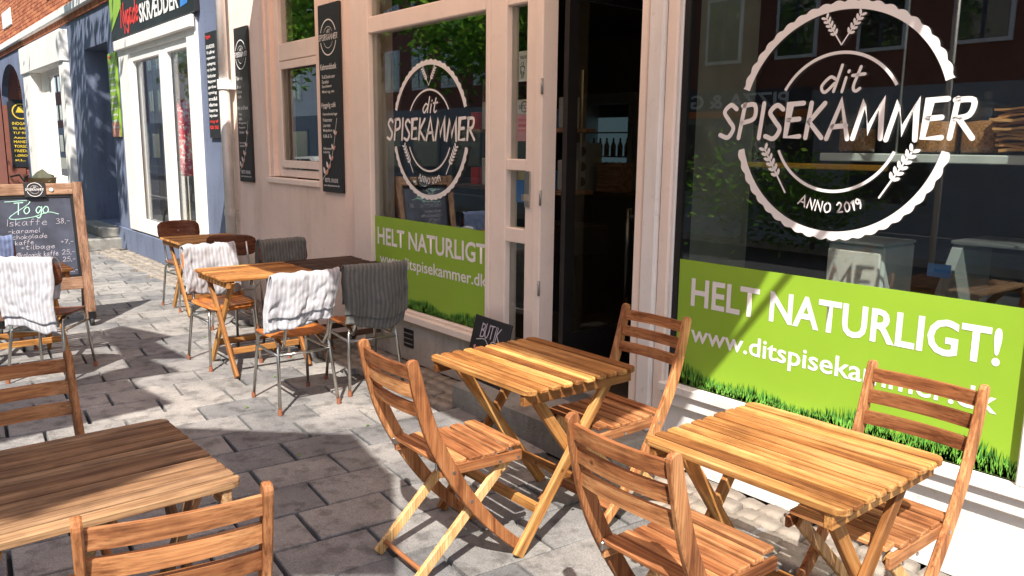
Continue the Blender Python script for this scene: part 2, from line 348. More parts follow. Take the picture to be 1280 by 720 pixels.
G = {  # hand lettering: strokes; a leading 1 marks a smooth curve
'A': [[(0, 0), (.33, 1.02), (.68, 0)], [(.12, .33), (.58, .36)]],
'B': [[(.05, 0), (.07, 1)], [1, (.05, .98), (.45, .9), (.4, .6), (.08, .53), (.5, .45), (.5, .1), (.04, .0)]],
'C': [[1, (.58, .85), (.3, 1), (.04, .55), (.22, .05), (.58, .14)]],
'D': [[(.05, 0), (.06, 1)], [1, (.03, .98), (.55, .78), (.52, .22), (.03, .02)]],
'E': [[(.52, .97), (.06, .95), (.03, .02), (.52, .04)], [(.05, .5), (.44, .53)]],
'F': [[(.52, .97), (.06, .95), (.03, 0)], [(.05, .5), (.44, .53)]],
'G': [[1, (.58, .85), (.3, 1), (.04, .5), (.28, .0), (.6, .2), (.6, .45)], [(.6, .45), (.38, .45)]],
'H': [[(.05, 0), (.06, 1)], [(.6, 0), (.6, 1)], [(.05, .5), (.6, .52)]],
'I': [[(.1, 0), (.14, 1)]],
'J': [[1, (.4, 1), (.42, .3), (.2, 0), (.02, .2)]],
'K': [[(.05, 0), (.1, 1)], [(.56, .98), (.1, .46), (.6, 0)]],
'L': [[(.07, 1), (.05, .02), (.5, .03)]],
'M': [[(0, 0), (.2, .98), (.42, .22), (.72, 1), (.84, 0)]],
'N': [[(.03, 0), (.06, .98), (.56, .04), (.6, 1)]],
'O': [[1, (.32, 1), (.04, .6), (.2, .03), (.56, .2), (.58, .75), (.3, 1)]],
'P': [[(.04, 0), (.14, .98)], [1, (.06, .94), (.5, .96), (.54, .58), (.1, .44)]],
'R': [[(.05, 0), (.09, .98)], [1, (.03, .95), (.5, .93), (.46, .58), (.08, .48)], [(.2, .48), (.64, 0)]],
'S': [[1, (.56, .88), (.32, 1.0), (.1, .8), (.3, .55), (.52, .3), (.34, .03), (.02, .1)]],
'T': [[(0, .97), (.62, 1)], [(.32, .98), (.3, 0)]],
'U': [[1, (.05, 1), (.06, .3), (.3, 0), (.54, .3), (.56, 1)]],
'V': [[(0, 1), (.28, 0), (.58, 1)]],
'Y': [[(0, 1), (.3, .5)], [(.6, 1), (.15, -.02)]],
'Æ': [[(0, 0), (.45, 1), (.9, 1)], [(.45, 1), (.5, 0), (.92, 0)], [(.2, .4), (.8, .5)]],
'Ø': [[1, (.32, 1), (.04, .6), (.2, .03), (.56, .2), (.58, .75), (.3, 1)], [(0, -.05), (.62, 1.05)]],
'a': [[1, (.44, .55), (.2, .6), (.04, .25), (.2, .0), (.42, .4)], [1, (.46, .6), (.42, .12), (.56, .03)]],
'b': [[(.06, 1), (.05, .02)], [1, (.05, .35), (.3, .6), (.46, .3), (.26, .0), (.05, .1)]],
'c': [[1, (.42, .5), (.22, .6), (.04, .3), (.2, .0), (.44, .1)]],
'd': [[1, (.46, .5), (.24, .6), (.03, .25), (.2, .0), (.46, .35)], [(.54, 1.05), (.5, .02)]],
'e': [[1, (.06, .3), (.42, .4), (.26, .62), (.05, .32), (.22, .0), (.46, .12)]],
'f': [[1, (.4, .95), (.22, .95), (.16, .5), (.14, 0)], [(.0, .55), (.36, .58)]],
'g': [[1, (.44, .5), (.22, .6), (.04, .3), (.2, .03), (.42, .4)], [1, (.46, .6), (.4, -.2), (.2, -.35), (.02, -.2)]],
'h': [[(.06, 1), (.05, 0)], [1, (.05, .35), (.28, .6), (.42, .4), (.42, 0)]],
'i': [[(.1, .6), (.1, .03)], [(.13, .83), (.14, .87)]],
'k': [[(.06, 1), (.05, 0)], [(.4, .6), (.07, .28), (.44, 0)]],
'l': [[1, (.1, 1), (.08, .2), (.2, .03)]],
'm': [[(.04, .6), (.04, 0)], [1, (.04, .35), (.2, .6), (.3, .4), (.3, 0)], [1, (.3, .35), (.46, .6), (.56, .4), (.57, 0)]],
'n': [[(.04, .6), (.04, 0)], [1, (.04, .35), (.26, .6), (.4, .4), (.4, 0)]],
'o': [[1, (.24, .6), (.04, .3), (.2, .0), (.44, .2), (.4, .52), (.22, .6)]],
'p': [[(.06, .6), (.03, -.35)], [1, (.06, .35), (.3, .6), (.46, .3), (.26, .0), (.05, .1)]],
'r': [[(.05, .6), (.05, 0)], [1, (.05, .35), (.2, .58), (.38, .55)]],
's': [[1, (.38, .52), (.2, .6), (.08, .44), (.3, .25), (.3, .03), (.04, .05)]],
't': [[1, (.2, .95), (.14, .2), (.26, .0), (.38, .1)], [(0, .62), (.4, .66)]],
'u': [[1, (.04, .6), (.06, .12), (.26, .02), (.42, .3)], [(.44, .6), (.44, 0)]],
'v': [[(0, .6), (.2, 0), (.42, .6)]],
'y': [[(0, .6), (.2, .05)], [(.42, .6), (.08, -.35)]],
'0': [[1, (.26, .95), (.04, .6), (.16, .03), (.44, .2), (.46, .7), (.24, .95)]],
'1': [[(.02, .75), (.2, .95), (.18, 0)]],
'2': [[1, (.04, .75), (.25, .97), (.44, .7), (.2, .25), (.03, .03)], [(.03, .03), (.5, .05)]],
'3': [[1, (.05, .88), (.3, .95), (.4, .72), (.18, .52)], [1, (.18, .52), (.44, .4), (.36, .05), (.03, .06)]],
'5': [[(.44, .95), (.12, .93), (.08, .55)], [1, (.08, .55), (.4, .55), (.42, .15), (.2, .0), (.02, .1)]],
'7': [[(.02, .94), (.46, .95), (.16, 0)]],
'8': [[1, (.36, .8), (.2, .96), (.08, .75), (.4, .3), (.22, .0), (.04, .22), (.4, .78)]],
'9': [[1, (.42, .7), (.22, .95), (.05, .7), (.22, .48), (.42, .72), (.4, .3), (.3, 0)]],
'-': [[(.02, .38), (.36, .4)]], ',': [[(.12, .06), (.04, -.14)]], '.': [[(.06, .02), (.08, .05)]], '+': [[(.02, .4), (.4, .4)], [(.2, .6), (.2, .2)]],
"'": [[(.08, 1), (.06, .8)]],
}
def ribbon(mb, pts, w, M, closed=False):
    pts = [Vector((p[0], p[1])) for p in pts]; n = len(pts); L = []; Rr = []
    for i in range(n):
        a = pts[max(i - 1, 0)]; b = pts[min(i + 1, n - 1)]; d = (b - a)
        if d.length < 1e-9: d = Vector((1, 0))
        d.normalize(); nn = Vector((-d.y, d.x))
        k = 1.0
        if 0 < i < n - 1:
            d1 = (pts[i] - a).normalized(); c = max(.45, d1.dot(d)); k = 1 / c
        L.append(pts[i] + nn * w / 2 * k); Rr.append(pts[i] - nn * w / 2 * k)
    def cap(c, d0, sgn):
        d0 = d0.normalized(); nn = Vector((-d0.y, d0.x)); out = []
        for j in range(1, 4):
            an = math.pi * j / 4
            out.append(c + nn * math.cos(an) * w / 2 * sgn + d0 * math.sin(an) * w / 2)
        return out
    d1 = pts[-1] - pts[-2]; d0 = pts[0] - pts[1]
    V = lambda p: mb.bm.verts.new(M @ Vector((p.x, p.y, 0)))
    lv = [V(p) for p in L]; rv = [V(p) for p in Rr]
    for i in range(n - 1): mb.bm.faces.new((lv[i], lv[i + 1], rv[i + 1], rv[i]))
    e = [V(p) for p in cap(pts[-1], d1, 1)]; mb.bm.faces.new([lv[-1]] + e + [rv[-1]])
    e = [V(p) for p in cap(pts[0], d0, 1)]; mb.bm.faces.new([rv[0]] + e + [lv[0]])
def glyph_strokes(txt, gap=.17, jit=0.0, rs=None):
    x = 0; out = []
    for ch in txt:
        if ch == ' ': x += .42; continue
        g = G.get(ch) or G.get(ch.upper()) or G['-']; mx = 0; dy = (rs.uniform(-jit, jit) if rs else 0); k = 1 + (rs.uniform(-jit, jit) if rs else 0)
        for st in g:
            curve = st[0] == 1; p = [q for q in st if q != 1]; mx = max(mx, max(q[0] for q in p))
            p = [(x + q[0] * k, q[1] * k + dy) for q in p]
            out.append([(v.x, v.y) for v in catmull([(a, b, 0) for a, b in p], 5)] if curve else p)
        x += mx * k + gap
    return out, x - gap
def hand(name, txt, mat, parent, box, M, w, skew=0, jit=0.0, gap=.17, seed=1):
    st, W = glyph_strokes(txt, gap, jit, random.Random(seed)); mb = MB()
    sx = (box[1] - box[0]) / W; sz = box[3] - box[2]
    for s_ in st:
        pts = [(box[0] + x * sx + skew * y * sz, box[2] + y * sz) for x, y in s_]
        d = []
        for p in pts:
            if not d or abs(p[0] - d[-1][0]) + abs(p[1] - d[-1][1]) > 1e-6: d.append(p)
        if len(d) > 1: ribbon(mb, d, w, M)
    return mb.build(name, mat, parent)
def facing_street(x, y, z):        # plane on a wall: x right, y up, looking out to the street
    M = Matrix.Rotation(R(90), 4, 'X'); M.translation = (x, y, z); return M

# ================================================================== ground
tag(MB().box(-60, 30, -40, 20, -.35, -.19).build('ground', 'asphalt'), kind='structure')
tag(MB().box(-60, 30, -9.6, -4.05, -.19, -.15).build('road', 'asphalt'), kind='structure')
pav = tag(MB().box(-45, 12, -3.9, 0, -.19, -.045).build('pavement', 'joint_sand'), kind='structure')
tag(MB().box(-45, 12, -4.05, -3.9, -.19, -.01, .015).build('kerb', 'kerb'), kind='structure')
tag(MB().box(-60, 30, -13, -9.6, -.19, -.02).build('far_pavement', 'terrazzo'), kind='structure')
# paving slabs: long side runs to the wall, courses slightly skewed
SX, SY, ROT = .30, .42, R(-5)
rs = random.Random(3); slab_meshes = []
for k in range(7):
    mb = MB(); hx, hy = SX / 2 - .007, SY / 2 - .007
    pts = [(sx * hx + rs.uniform(-.004, .003), sy * hy + rs.uniform(-.004, .003)) for sx, sy in ((-1, -1), (1, -1), (1, 1), (-1, 1))]
    top = [mb.bm.verts.new((x * .975, y * .982, 0)) for x, y in pts]
    mid = [mb.bm.verts.new((x, y, -.006)) for x, y in pts]; bot = [mb.bm.verts.new((x, y, -.05)) for x, y in pts]
    mb.bm.faces.new(top)
    for a, b in ((top, mid), (mid, bot)):
        for i in range(4): mb.bm.faces.new((a[i], b[i], b[(i + 1) % 4], a[(i + 1) % 4]))
    slab_meshes.append(mb.mesh('paving_slab', 'concrete_slab'))
cR, sR = math.cos(ROT), math.sin(ROT); cand = []
for i in range(-80, 20):
    off = (.5 if i % 2 else 0) + (.08 * math.sin(i * 1.7))
    for j in range(-14, 12):
        u, v = i * SX, (j + off) * SY
        x, y = u * cR - v * sR - 1.0, u * sR + v * cR * 1 - 1.6
        y2 = y
        if y2 > -.40 or y2 < -3.75 or x > 1.5 or x < -27: continue
        cand.append((x, y2))
def in_view(x, y):
    d = Vector((x, y, 0)) - CAM; z = d.dot(fwd)
    if z < .3: return False
    px, py = d.dot(cr) / z * FPX, -d.dot(cu) / z * FPX
    return -720 < px < 720 and py < 440
vis = sorted([c for c in cand if in_view(*c)], key=lambda c: (Vector((*c, 0)) - CAM).length)
near = vis[:300]; nearset = set(near)
for x, y in near:
    link('paving_slab', slab_meshes[rs.randrange(7)], pav, (x, y, rs.uniform(-.003, .003)), (rs.uniform(-.006, .006), rs.uniform(-.006, .006), ROT + rs.uniform(-.008, .008)))
mb = MB()
for x, y in cand:
    if (x, y) in nearset: continue
    M = Matrix.Translation((x, y, rs.uniform(-.003, .002))) @ Matrix.Rotation(ROT, 4, 'Z')
    mb.box(-SX / 2 + .006, SX / 2 - .006, -SY / 2 + .006, SY / 2 - .006, -.05, 0, 0, M)
tag(mb.build('far_slab_field', 'concrete_slab', pav), kind='stuff')
# setts along the wall
sett_meshes = []
for k in range(8):
    mb = MB(); n = 10; rx, ry = rs.uniform(.054, .064), rs.uniform(.049, .055)
    ang = [2 * math.pi * (q + rs.uniform(-.2, .2)) / n for q in range(n)]
    sq = [(max(-1, min(1, 1.6 * math.cos(a))) * rx, max(-1, min(1, 1.6 * math.sin(a))) * ry) for a in ang]
    r0 = [mb.bm.verts.new((x, y, -.045)) for x, y in sq]; r1 = [mb.bm.verts.new((x * .97, y * .97, -.002)) for x, y in sq]
    r2 = [mb.bm.verts.new((x * .80, y * .80, .007 + rs.uniform(-.004, .004))) for x, y in sq]
    for a, b in ((r0, r1), (r1, r2)):
        for i in range(n): mb.bm.faces.new((a[i], b[i], b[(i + 1) % n], a[(i + 1) % n]))
    mb.bm.faces.new(r2); sett_meshes.append(mb.mesh('sett', 'sett_stone', True))
setts = []
for i in range(0, 250):
    for j in range(4):
        x = .3 - i * .118 + (j % 2) * .05 + rs.uniform(-.01, .01); y = -.062 - j * .108 + rs.uniform(-.008, .008)
        if -4.13 < x < -2.65 and y > -.40: continue
        if -15.6 < x < -13.6: continue
        setts.append((x, y))
for q, (x, y) in enumerate(setts):
    if q < 300: link('sett', sett_meshes[rs.randrange(8)], pav, (x, y, rs.uniform(-.006, .008)), (rs.uniform(-.06, .06), rs.uniform(-.06, .06), rs.uniform(-.12, .12)))
bmf = bmesh.new()
for q, (x, y) in enumerate(setts):
    if q < 300: continue
    me = sett_meshes[q % 8]; t = bmesh.new(); t.from_mesh(me); bmesh.ops.translate(t, verts=t.verts, vec=(x, y, rs.uniform(-.006, .006)))
    tm = bpy.data.meshes.new('tmp'); t.to_mesh(tm); t.free(); bmf.from_mesh(tm); bpy.data.meshes.remove(tm)
me = bpy.data.meshes.new('far_setts'); bmf.to_mesh(me); bmf.free(); me.materials.append(MATS['sett_stone'])
tag(link('far_setts', me, pav), kind='stuff')

# ================================================================== café building
cafe = empty('cafe_building', (-4, 0, 0), 0, 'pink plastered café front with big lettered shop windows and open door', 'building')
CI = Matrix.Translation((4, 0, 0))
def K(o):                 # keep world coordinates for children of the building
    o.location.x += 4; return o
def KB(name, mat, *bx, bev=0, parent=None):
    o = B(name, mat, parent or cafe, *bx, bev=bev)
    if parent is None: K(o)
    return o
TOP = 3.15
wm = MB()
wm.box(-9.0, -7.80, 0, .3, .0, TOP).box(-7.80, -6.68, 0, .3, 0, 1.27).box(-6.68, -5.90, 0, .3, .0, TOP)
wm.box(-9.0, 2.5, 0, .3, TOP, 6.5)
K(wm.build('wall', 'cafe_plaster', cafe))
K(MB().box(-5.90, -4.20, .004, .3, 0, .33).box(-4.20, -2.66, .006, .3, 0, .15).build('plinth', 'plinth_plaster', cafe))
K(MB().box(-2.66, -.90, .004, .3, 0, .36).box(-.90, 1.0, .002, .3, 0, .36).box(1.0, 2.5, 0, .3, 0, TOP).build('white_wall', 'white_plinth', cafe))
KB('pilaster', 'cream_paint', -6.02, -5.90, -.015, 0, 0, TOP, bev=.004)
# step before the door
K(MB().box(-4.12, -2.70, -.36, 0, -.04, .15, .012).build('door_step', 'grey_stone', cafe))
# ventilation brick
v = KB('vent_grille', 'black_paint', -5.28, -5.15, -.004, .006, .11, .25)
for k in range(3): B('slat', 'grey_stone', v, -5.28, -5.15, -.007, -.004, .135 + k * .04, .142 + k * .04)
def framed(name, mat, x0, x1, z0, z1, t, y0=-.02, y1=.10, parent=None, bars=(), pane_y=.03, tr=None):
    """window frame of separate rails joined as one frame, panes as sub-parts"""
    tr = tr or t
    mb = MB(); mb.box(x0, x0 + t, y0, y1, z0, z1, .006); mb.box(x1 - tr, x1, y0, y1, z0, z1, .006)
    mb.box(x0 + t, x1 - tr, y0 + .004, y1, z0, z0 + .07, .006); mb.box(x0 + t, x1 - tr, y0 + .004, y1, z1 - .07, z1, .006)
    for (a, b) in bars: mb.box(x0 + t, x1 - tr, y0 + .003, y1, a, b, .006)
    o = mb.build(name, mat, parent or cafe)
    if parent is None: K(o)
    zs = [z0 + .07] + [q for ab in bars for q in ab] + [z1 - .07]
    for a, b in zip(zs[::2], zs[1::2]):
        B('pane', 'window_glass', o, x0 + t, x1 - tr, pane_y, pane_y + .006, a, b)
    return o
# left show window
lw = framed('show_window', 'cream_paint', -5.90, -4.18, .335, TOP, .17, bars=((2.49, 2.61),), pane_y=.02, tr=.045)
B('sill', 'cream_paint', lw, -5.92, -4.18, -.06, -.022, .33, .385, bev=.006)
# small side window in a reveal
sw = framed('side_window', 'cream_paint', -7.72, -6.68, 1.33, TOP, .09, .07, .16, bars=((2.42, 2.58),), pane_y=.11)
B('casement', 'cream_paint', sw, -7.63, -7.56, .055, .07, 1.43, 2.41, bev=.004)
B('casement', 'cream_paint', sw, -7.56, -6.77, .055, .07, 2.34, 2.41, bev=.004)
B('casement', 'cream_paint', sw, -7.56, -6.77, .055, .07, 1.42, 1.49, bev=.004)
B('sill', 'cream_paint', sw, -7.80, -6.66, -.03, .07, 1.27, 1.32, bev=.006)
B('reveal', 'cafe_plaster', sw, -7.80, -7.72, .02, .16, 1.33, TOP)
# fixed half leaf beside the door
hl = KB('door_side_leaf', 'cream_paint', -4.18, -4.02, -.015, .09, .15, TOP, bev=.006)
B('stile', 'cream_paint', hl, -3.83, -3.74, -.01, .09, .15, TOP, bev=.006)
B('stile', 'cream_paint', hl, -3.737, -3.67, -.022, .10, .15, TOP, bev=.006)
for a, b in ((.15, .32), (1.05, 1.14), (1.50, 1.57), (2.49, TOP)): B('rail', 'cream_paint', hl, -4.02, -3.83, -.008, .09, a, b, bev=.005)
for a, b in ((.32, 1.05), (1.14, 1.50), (1.57, 2.49)): B('pane', 'window_glass', hl, -4.02, -3.83, .03, .036, a, b)
B('lever_handle', 'chrome', hl, -3.81, -3.785, -.055, -.02, 1.32, 1.36); B('lock_plate', 'chrome', hl, -3.82, -3.775, -.022, -.011, 1.28, 1.50)
for z in (.75, 1.3, 1.95): MB().cyl((-3.664, -.028, z), (-3.664, -.028, z + .09), .008, n=10).build('hinge', 'grey_metal', hl, True)
# door post between door and show window
dp = KB('door_post', 'white_paint', -2.90, -2.66, .0, .12, .15, TOP, bev=.004)
B('moulding', 'cream_paint', dp, -2.905, -2.855, -.03, 0, .15, TOP, bev=.006)
B('moulding', 'white_paint', dp, -2.84, -2.745, -.045, 0, .15, TOP, bev=.008)
B('moulding', 'cream_paint', dp, -2.742, -2.675, -.02, 0, .15, TOP, bev=.006)
# door: dark leaf swung inwards
dl = K(MB().box(-3.64, -3.60, .12, .2, .16, 2.6).box(-3.64, -3.60, .86, .94, .16, 2.6).box(-3.64, -3.60, .2, .86, .16, .5).box(-3.64, -3.60, .2, .86, 2.5, 2.6).build('door_leaf', 'black_paint', cafe))
B('pane', 'window_glass', dl, -3.625, -3.62, .2, .86, .5, 2.5)
MB().cyl((-3.55, .78, .55), (-3.55, .78, 1.25), .016).cyl((-3.6, .78, .6), (-3.55, .78, .6), .01).cyl((-3.6, .78, 1.2), (-3.55, .78, 1.2), .01).build('pull_bar', 'chrome', dl, True)
KB('threshold', 'grey_metal', -3.67, -2.9, -.01, .12, .15, .175)
KB('door_head', 'cream_paint', -3.67, -2.90, 0, .1, 2.75, TOP)
# right show window
rw = K(MB().box(-2.66, -2.625, .01, .09, .36, TOP).box(-2.625, -1.0, .012, .09, .36, .44).box(-2.625, -1.0, .012, .09, 3.05, TOP).build('show_window', 'black_paint', cafe))
B('pane', 'window_glass', rw, -2.625, -1.0, .02, .026, .44, 3.05)
B('sill', 'white_paint', rw, -2.68, -.9, -.05, .011, .405, .45, bev=.006)
B('apron', 'white_paint', rw, -2.68, -.9, -.028, .003, .335, .402, bev=.005)
B('mullion', 'white_paint', rw, -1.0, -.93, -.03, .09, .452, TOP, bev=.006)
B('pane', 'window_glass', rw, -.93, 1.0, .02, .026, .44, TOP)
B('sill', 'white_paint', rw, -.9, 1.0, -.05, .011, .40, .45, bev=.006)

def wheat(mb, base, ang, L, size, M, leaves=5):
    d = Vector((math.cos(ang), math.sin(ang))); n = Vector((-d.y, d.x))
    ribbon(mb, [base, base + d * L * .5, base + d * L], size * .22, M)
    for k in range(leaves):
        for s_ in (-1, 1):
            p = base + d * (L * (.38 + .6 * k / (leaves - 1 if leaves > 1 else 1))); a = math.atan2(d.y, d.x) + s_ * .75
            e = Vector((math.cos(a), math.sin(a))); f = Vector((-e.y, e.x))
            pts = [p, p + e * size * .35 + f * size * .22, p + e * size * .8 + f * size * .16, p + e * size, p + e * size * .75 - f * size * .2, p + e * size * .3 - f * size * .2]
            mb.bm.faces.new([mb.bm.verts.new(M @ Vector((q.x, q.y, 0))) for q in pts])
def arc_band(mb, r, w, a0, a1, M, scallop=0, n=None, c=(0, 0)):
    n = n or int(abs(a1 - a0) / 1.2); prev = None
    for i in range(n + 1):
        a = R(a0 + (a1 - a0) * i / n); ro = r + w / 2 + (scallop * (abs(math.sin(a * 26)) - .5) if scallop else 0); ri = r - w / 2
        v = [mb.bm.verts.new(M @ Vector((c[0] + rr * math.cos(a), c[1] + rr * math.sin(a), 0))) for rr in (ro, ri)]
        if prev: mb.bm.faces.new((prev[0], v[0], v[1], prev[1]))
        prev = v
def logo(parent, M, s, mat='vinyl_white', detail=True, nm='logo'):
    """round café emblem about 0.98*s across with its word band"""
    k = s
    mb = MB()
    arc_band(mb, .472 * k, .034 * k, 19, 161, M, .010 * k if detail else 0, None if detail else 16)
    arc_band(mb, .472 * k, .034 * k, 194, 346, M, .010 * k if detail else 0, None if detail else 16)
    arc_band(mb, .285 * k, .013 * k, 30, 150, M, 0, None if detail else 10)
    arc_band(mb, .285 * k, .013 * k, 204, 336, M, 0, None if detail else 10)
    o = mb.build(nm, mat, parent)
    if detail:
        for bx_, bz_, an_, L_, z_, nl in ((0, .315, 124, .135, .027, 5), (0, .315, 56, .135, .027, 5), (-.215, -.30, 122, .22, .036, 6), (.215, -.30, 58, .22, .036, 6)):
            mb = MB(); wheat(mb, Vector((bx_, bz_)) * k, R(an_), L_ * k, z_ * k, M, nl); mb.build('wheat_ear', mat, o)
    hand('lettering', 'SPISEKAMMER', mat, o, (-.585 * k, .545 * k, -.065 * k, .085 * k), M, .021 * k, .012 / .15, .03, .17, 5)
    hand('lettering', 'dit', mat, o, (-.085 * k, .095 * k, .125 * k, .225 * k), M, .013 * k, .25, .02, .16, 2)
    if detail:
        st, W = glyph_strokes('ANNO 2019', .2); mb = MB(); h = .043 * k
        for s_ in st:
            pts = []
            for x, y in s_:
                a = R(-90 + (x / W - .5) * 46); rr = .375 * k - y * h
                pts.append((rr * math.cos(a), rr * math.sin(a)))
            ribbon(mb, pts, .0066 * k, M)
        mb.build('lettering', mat, o)
    return o
ldw = empty('window_lettering', (-4.93, 0, 1.75), 0, 'white round emblem lettering on the narrower shop window beside the open door leaf', 'lettering')
logo(ldw, facing_street(0, .012, 0), 1.0)
rdw = empty('window_lettering', (-1.835, 0, 1.76), 0, 'white round emblem lettering on the broad window above the bright green strip', 'lettering')
logo(rdw, facing_street(0, .012, 0), 1.0)
def banner(x0, x1, z0, z1, url, head, hb, ub, seed, label):
    t = empty('window_banner', ((x0 + x1) / 2, 0, z0), 0, label, 'banner'); cx = (x0 + x1) / 2
    B('film', 'green_film', t, x0 - cx, x1 - cx, .014, .018, 0, z1 - z0)
    M = facing_street(-cx, .0125, -z0)
    printed('headline', head, 'vinyl_white', t, hb, M, .022); printed('web_address', url, 'vinyl_white', t, ub, M, .014)
    r2 = random.Random(seed)
    for nm, mt, n, yy, hh in (('grass_strip', 'grass_print', 1300, .0122, .13), ('grass_strip', 'grass_print_light', 600, .0118, .105)):
        mb = MB()
        for k in range(n):
            x = r2.uniform(x0 + .01, x1 - .01); h = r2.uniform(.03, hh) * (.75 + .35 * math.sin(x * 9) * math.sin(x * 4.3)); b = r2.uniform(.0015, .0045); le = r2.uniform(-.02, .02)
            lx = max(x0, min(x1, x + le))
            p = [(x - b - cx, 0), (x + b - cx, 0), ((x + lx) / 2 + b * .7 - cx, h * .6), (lx - cx, h), ((x + lx) / 2 - b * .7 - cx, h * .6)]
            mb.poly([(px, yy, pz + .002) for px, pz in p])
        tag(mb.build(nm, mt, t), kind='stuff')
    return t
banner(-5.728, -4.228, .41, 1.09, 'www.ditspisekammer.dk', 'HELT NATURLIGT', (-5.69, -4.25, .865, 1.005), (-5.66, -4.24, .685, .80), 4, 'green printed strip along the foot of the shaded shop window')
banner(-2.622, -1.002, .452, 1.095, 'www.ditspisekammer.dk', 'HELT NATURLIGT!', (-2.54, -1.11, .865, 1.01), (-2.53, -1.10, .655, .775), 5, 'sunlit bright green printed strip in the broad shop window behind the tables')

# tall black menu boards on the wall
def menu_board(x0, x1, z0, z1, lines, label, seed):
    t = empty('menu_board', ((x0 + x1) / 2, 0, z0), 0, label, 'sign'); cx = (x0 + x1) / 2; hw = (x1 - x0) / 2
    B('panel', 'black_board', t, -hw, hw, -.03, -.002, 0, z1 - z0, bev=.004)
    M = facing_street(0, -.0325, 0)
    logo(t, facing_street(0, -.0325, z1 - z0 - .27), .30, detail=False)
    for (tx, zz, h, wd, x) in lines:
        printed('text_line', tx, 'vinyl_white', t, (-hw + x, -hw + x + wd, zz, zz + h), M, .01)
    mb = MB(); 
    P = catmull([(-hw + .01, .10, 0), (-.06, .2, 0), (.04, .36, 0), (.12, .62, 0)], 6)
    ribbon(mb, [(p.x, p.y) for p in P], .006, M); mb.build('twig', 'vinyl_white', t)
    for nm, mt, sd in (('twig_leaf', 'vinyl_white', 1), ('twig_leaf', 'rose_print', -1)):
        for k in range(5):
            p = P[3 + k * 3]; a = R(75 + sd * 38); e = Vector((math.cos(a), math.sin(a))); f = Vector((-e.y, e.x)); s_ = .075 - .006 * k
            mb = MB(); mb.poly([M @ Vector((p.x + q.x, p.y + q.y, .0008)) for q in (e * .004, e * s_ * .4 + f * s_ * .26, e * s_ * .8 + f * s_ * .2, e * s_, e * s_ * .7 - f * s_ * .22, e * s_ * .3 - f * s_ * .24)])
            mb.build(nm, mt, t)
    return t
foot = [('BESTIL ONLINE', .085, .035, .24, .06), ('www.ditspisekammer.dk', .045, .022, .29, .035)]
menu_board(-8.50, -8.15, 1.25, 2.80, [('Take-away', 1.02, .05, .17, .03), ('Brunch', .95, .03, .10, .05), ('Frokost', .90, .03, .12, .05), ('Kaffe', .85, .03, .10, .05), ('Mad ud af huset', .735, .04, .28, .03),
   ('Tapas', .675, .028, .09, .05), ('Buffet', .63, .028, .09, .05), ('Morgenmad', .585, .028, .2, .05), ('Receptioner', .54, .028, .17, .05), ('Selskaber', .495, .028, .14, .05), ('Hør mere', .39, .02, .14, .04), ('i butikken', .36, .02, .14, .04)] + foot,
   'tall black menu board with logo beside the downpipe', 1)
menu_board(-6.56, -6.19, 1.24, 2.79, [('Købmandsbutik', 1.02, .05, .29, .03), ('Te & Danske varer', .95, .03, .24, .05), ('Gaveidéer', .91, .03, .13, .05), ('Specialiteter', .87, .03, .18, .05), ('Mad og vin', .825, .03, .22, .05), ('Hyggelig café', .70, .055, .26, .03),
   ('Hjemmelavede kager', .64, .03, .27, .05), ('Frokostretter', .595, .03, .17, .05), ('Lune retter', .55, .03, .14, .05), ('Madpakken', .505, .03, .17, .05), ('Kaffe & Te', .46, .03, .16, .05), ('Velkommen', .36, .022, .16, .04), ('indenfor', .33, .022, .13, .04)] + foot,
   'tall black menu board with logo between the two windows', 2)
# small paper notices behind the leaf panes
def paper(x0, x1, z0, z1, mat, label, txt=None, y=.045):
    t = empty('paper_notice', ((x0 + x1) / 2, y, z0), 0, label, 'notice'); h = (x1 - x0) / 2
    B('sheet', mat, t, -h, h, 0, .002, 0, z1 - z0)
    if txt:
        M = facing_street(0, -.0015, 0)
        for (s_, zz, hh, m_) in txt: printed('text_line', s_, m_, t, (-h * .8, h * .8, zz, zz + hh), M, .01)
    return t
p1 = paper(-3.97, -3.835, 2.04, 2.22, 'paper', 'white distance notice behind the narrow pane', [('HOLD AFSTAND', .135, .018, 'black_paint')])
mbp = MB(); Mp = facing_street(0, -.0016, 0)
for q in (-.03, .035):
    arc_band(mbp, .010, .004, 0, 360, Mp, 0, 12, (q, .105)); ribbon(mbp, [(q - .015, .045), (q - .018, .088), (q + .018, .088), (q + .015, .045)], .005, Mp); ribbon(mbp, [(q - .007, .02), (q - .007, .06)], .005, Mp); ribbon(mbp, [(q + .007, .02), (q + .007, .06)], .005, Mp)
mbp.build('figure_symbol', 'black_paint', p1)
paper(-3.98, -3.84, 1.68, 1.84, 'pink_paper', 'pink paper notice with red print behind the narrow pane', [('Hold venligst', .12, .016, 'red_print'), ('afstand i', .09, .016, 'red_print'), ('butikken', .06, .016, 'red_print')])
p3 = paper(-3.98, -3.84, 1.845, 1.93, 'paper', 'white paper with a black stop symbol above the pink notice', [('STOP', .03, .025, 'black_paint')])
mbp = MB(); arc_band(mbp, .033, .006, 0, 360, Mp, 0, 8, (0, .043)); mbp.build('stop_symbol', 'black_paint', p3)
paper(-3.98, -3.90, 1.30, 1.44, 'blue_print', 'blue sticker behind the lower narrow pane')

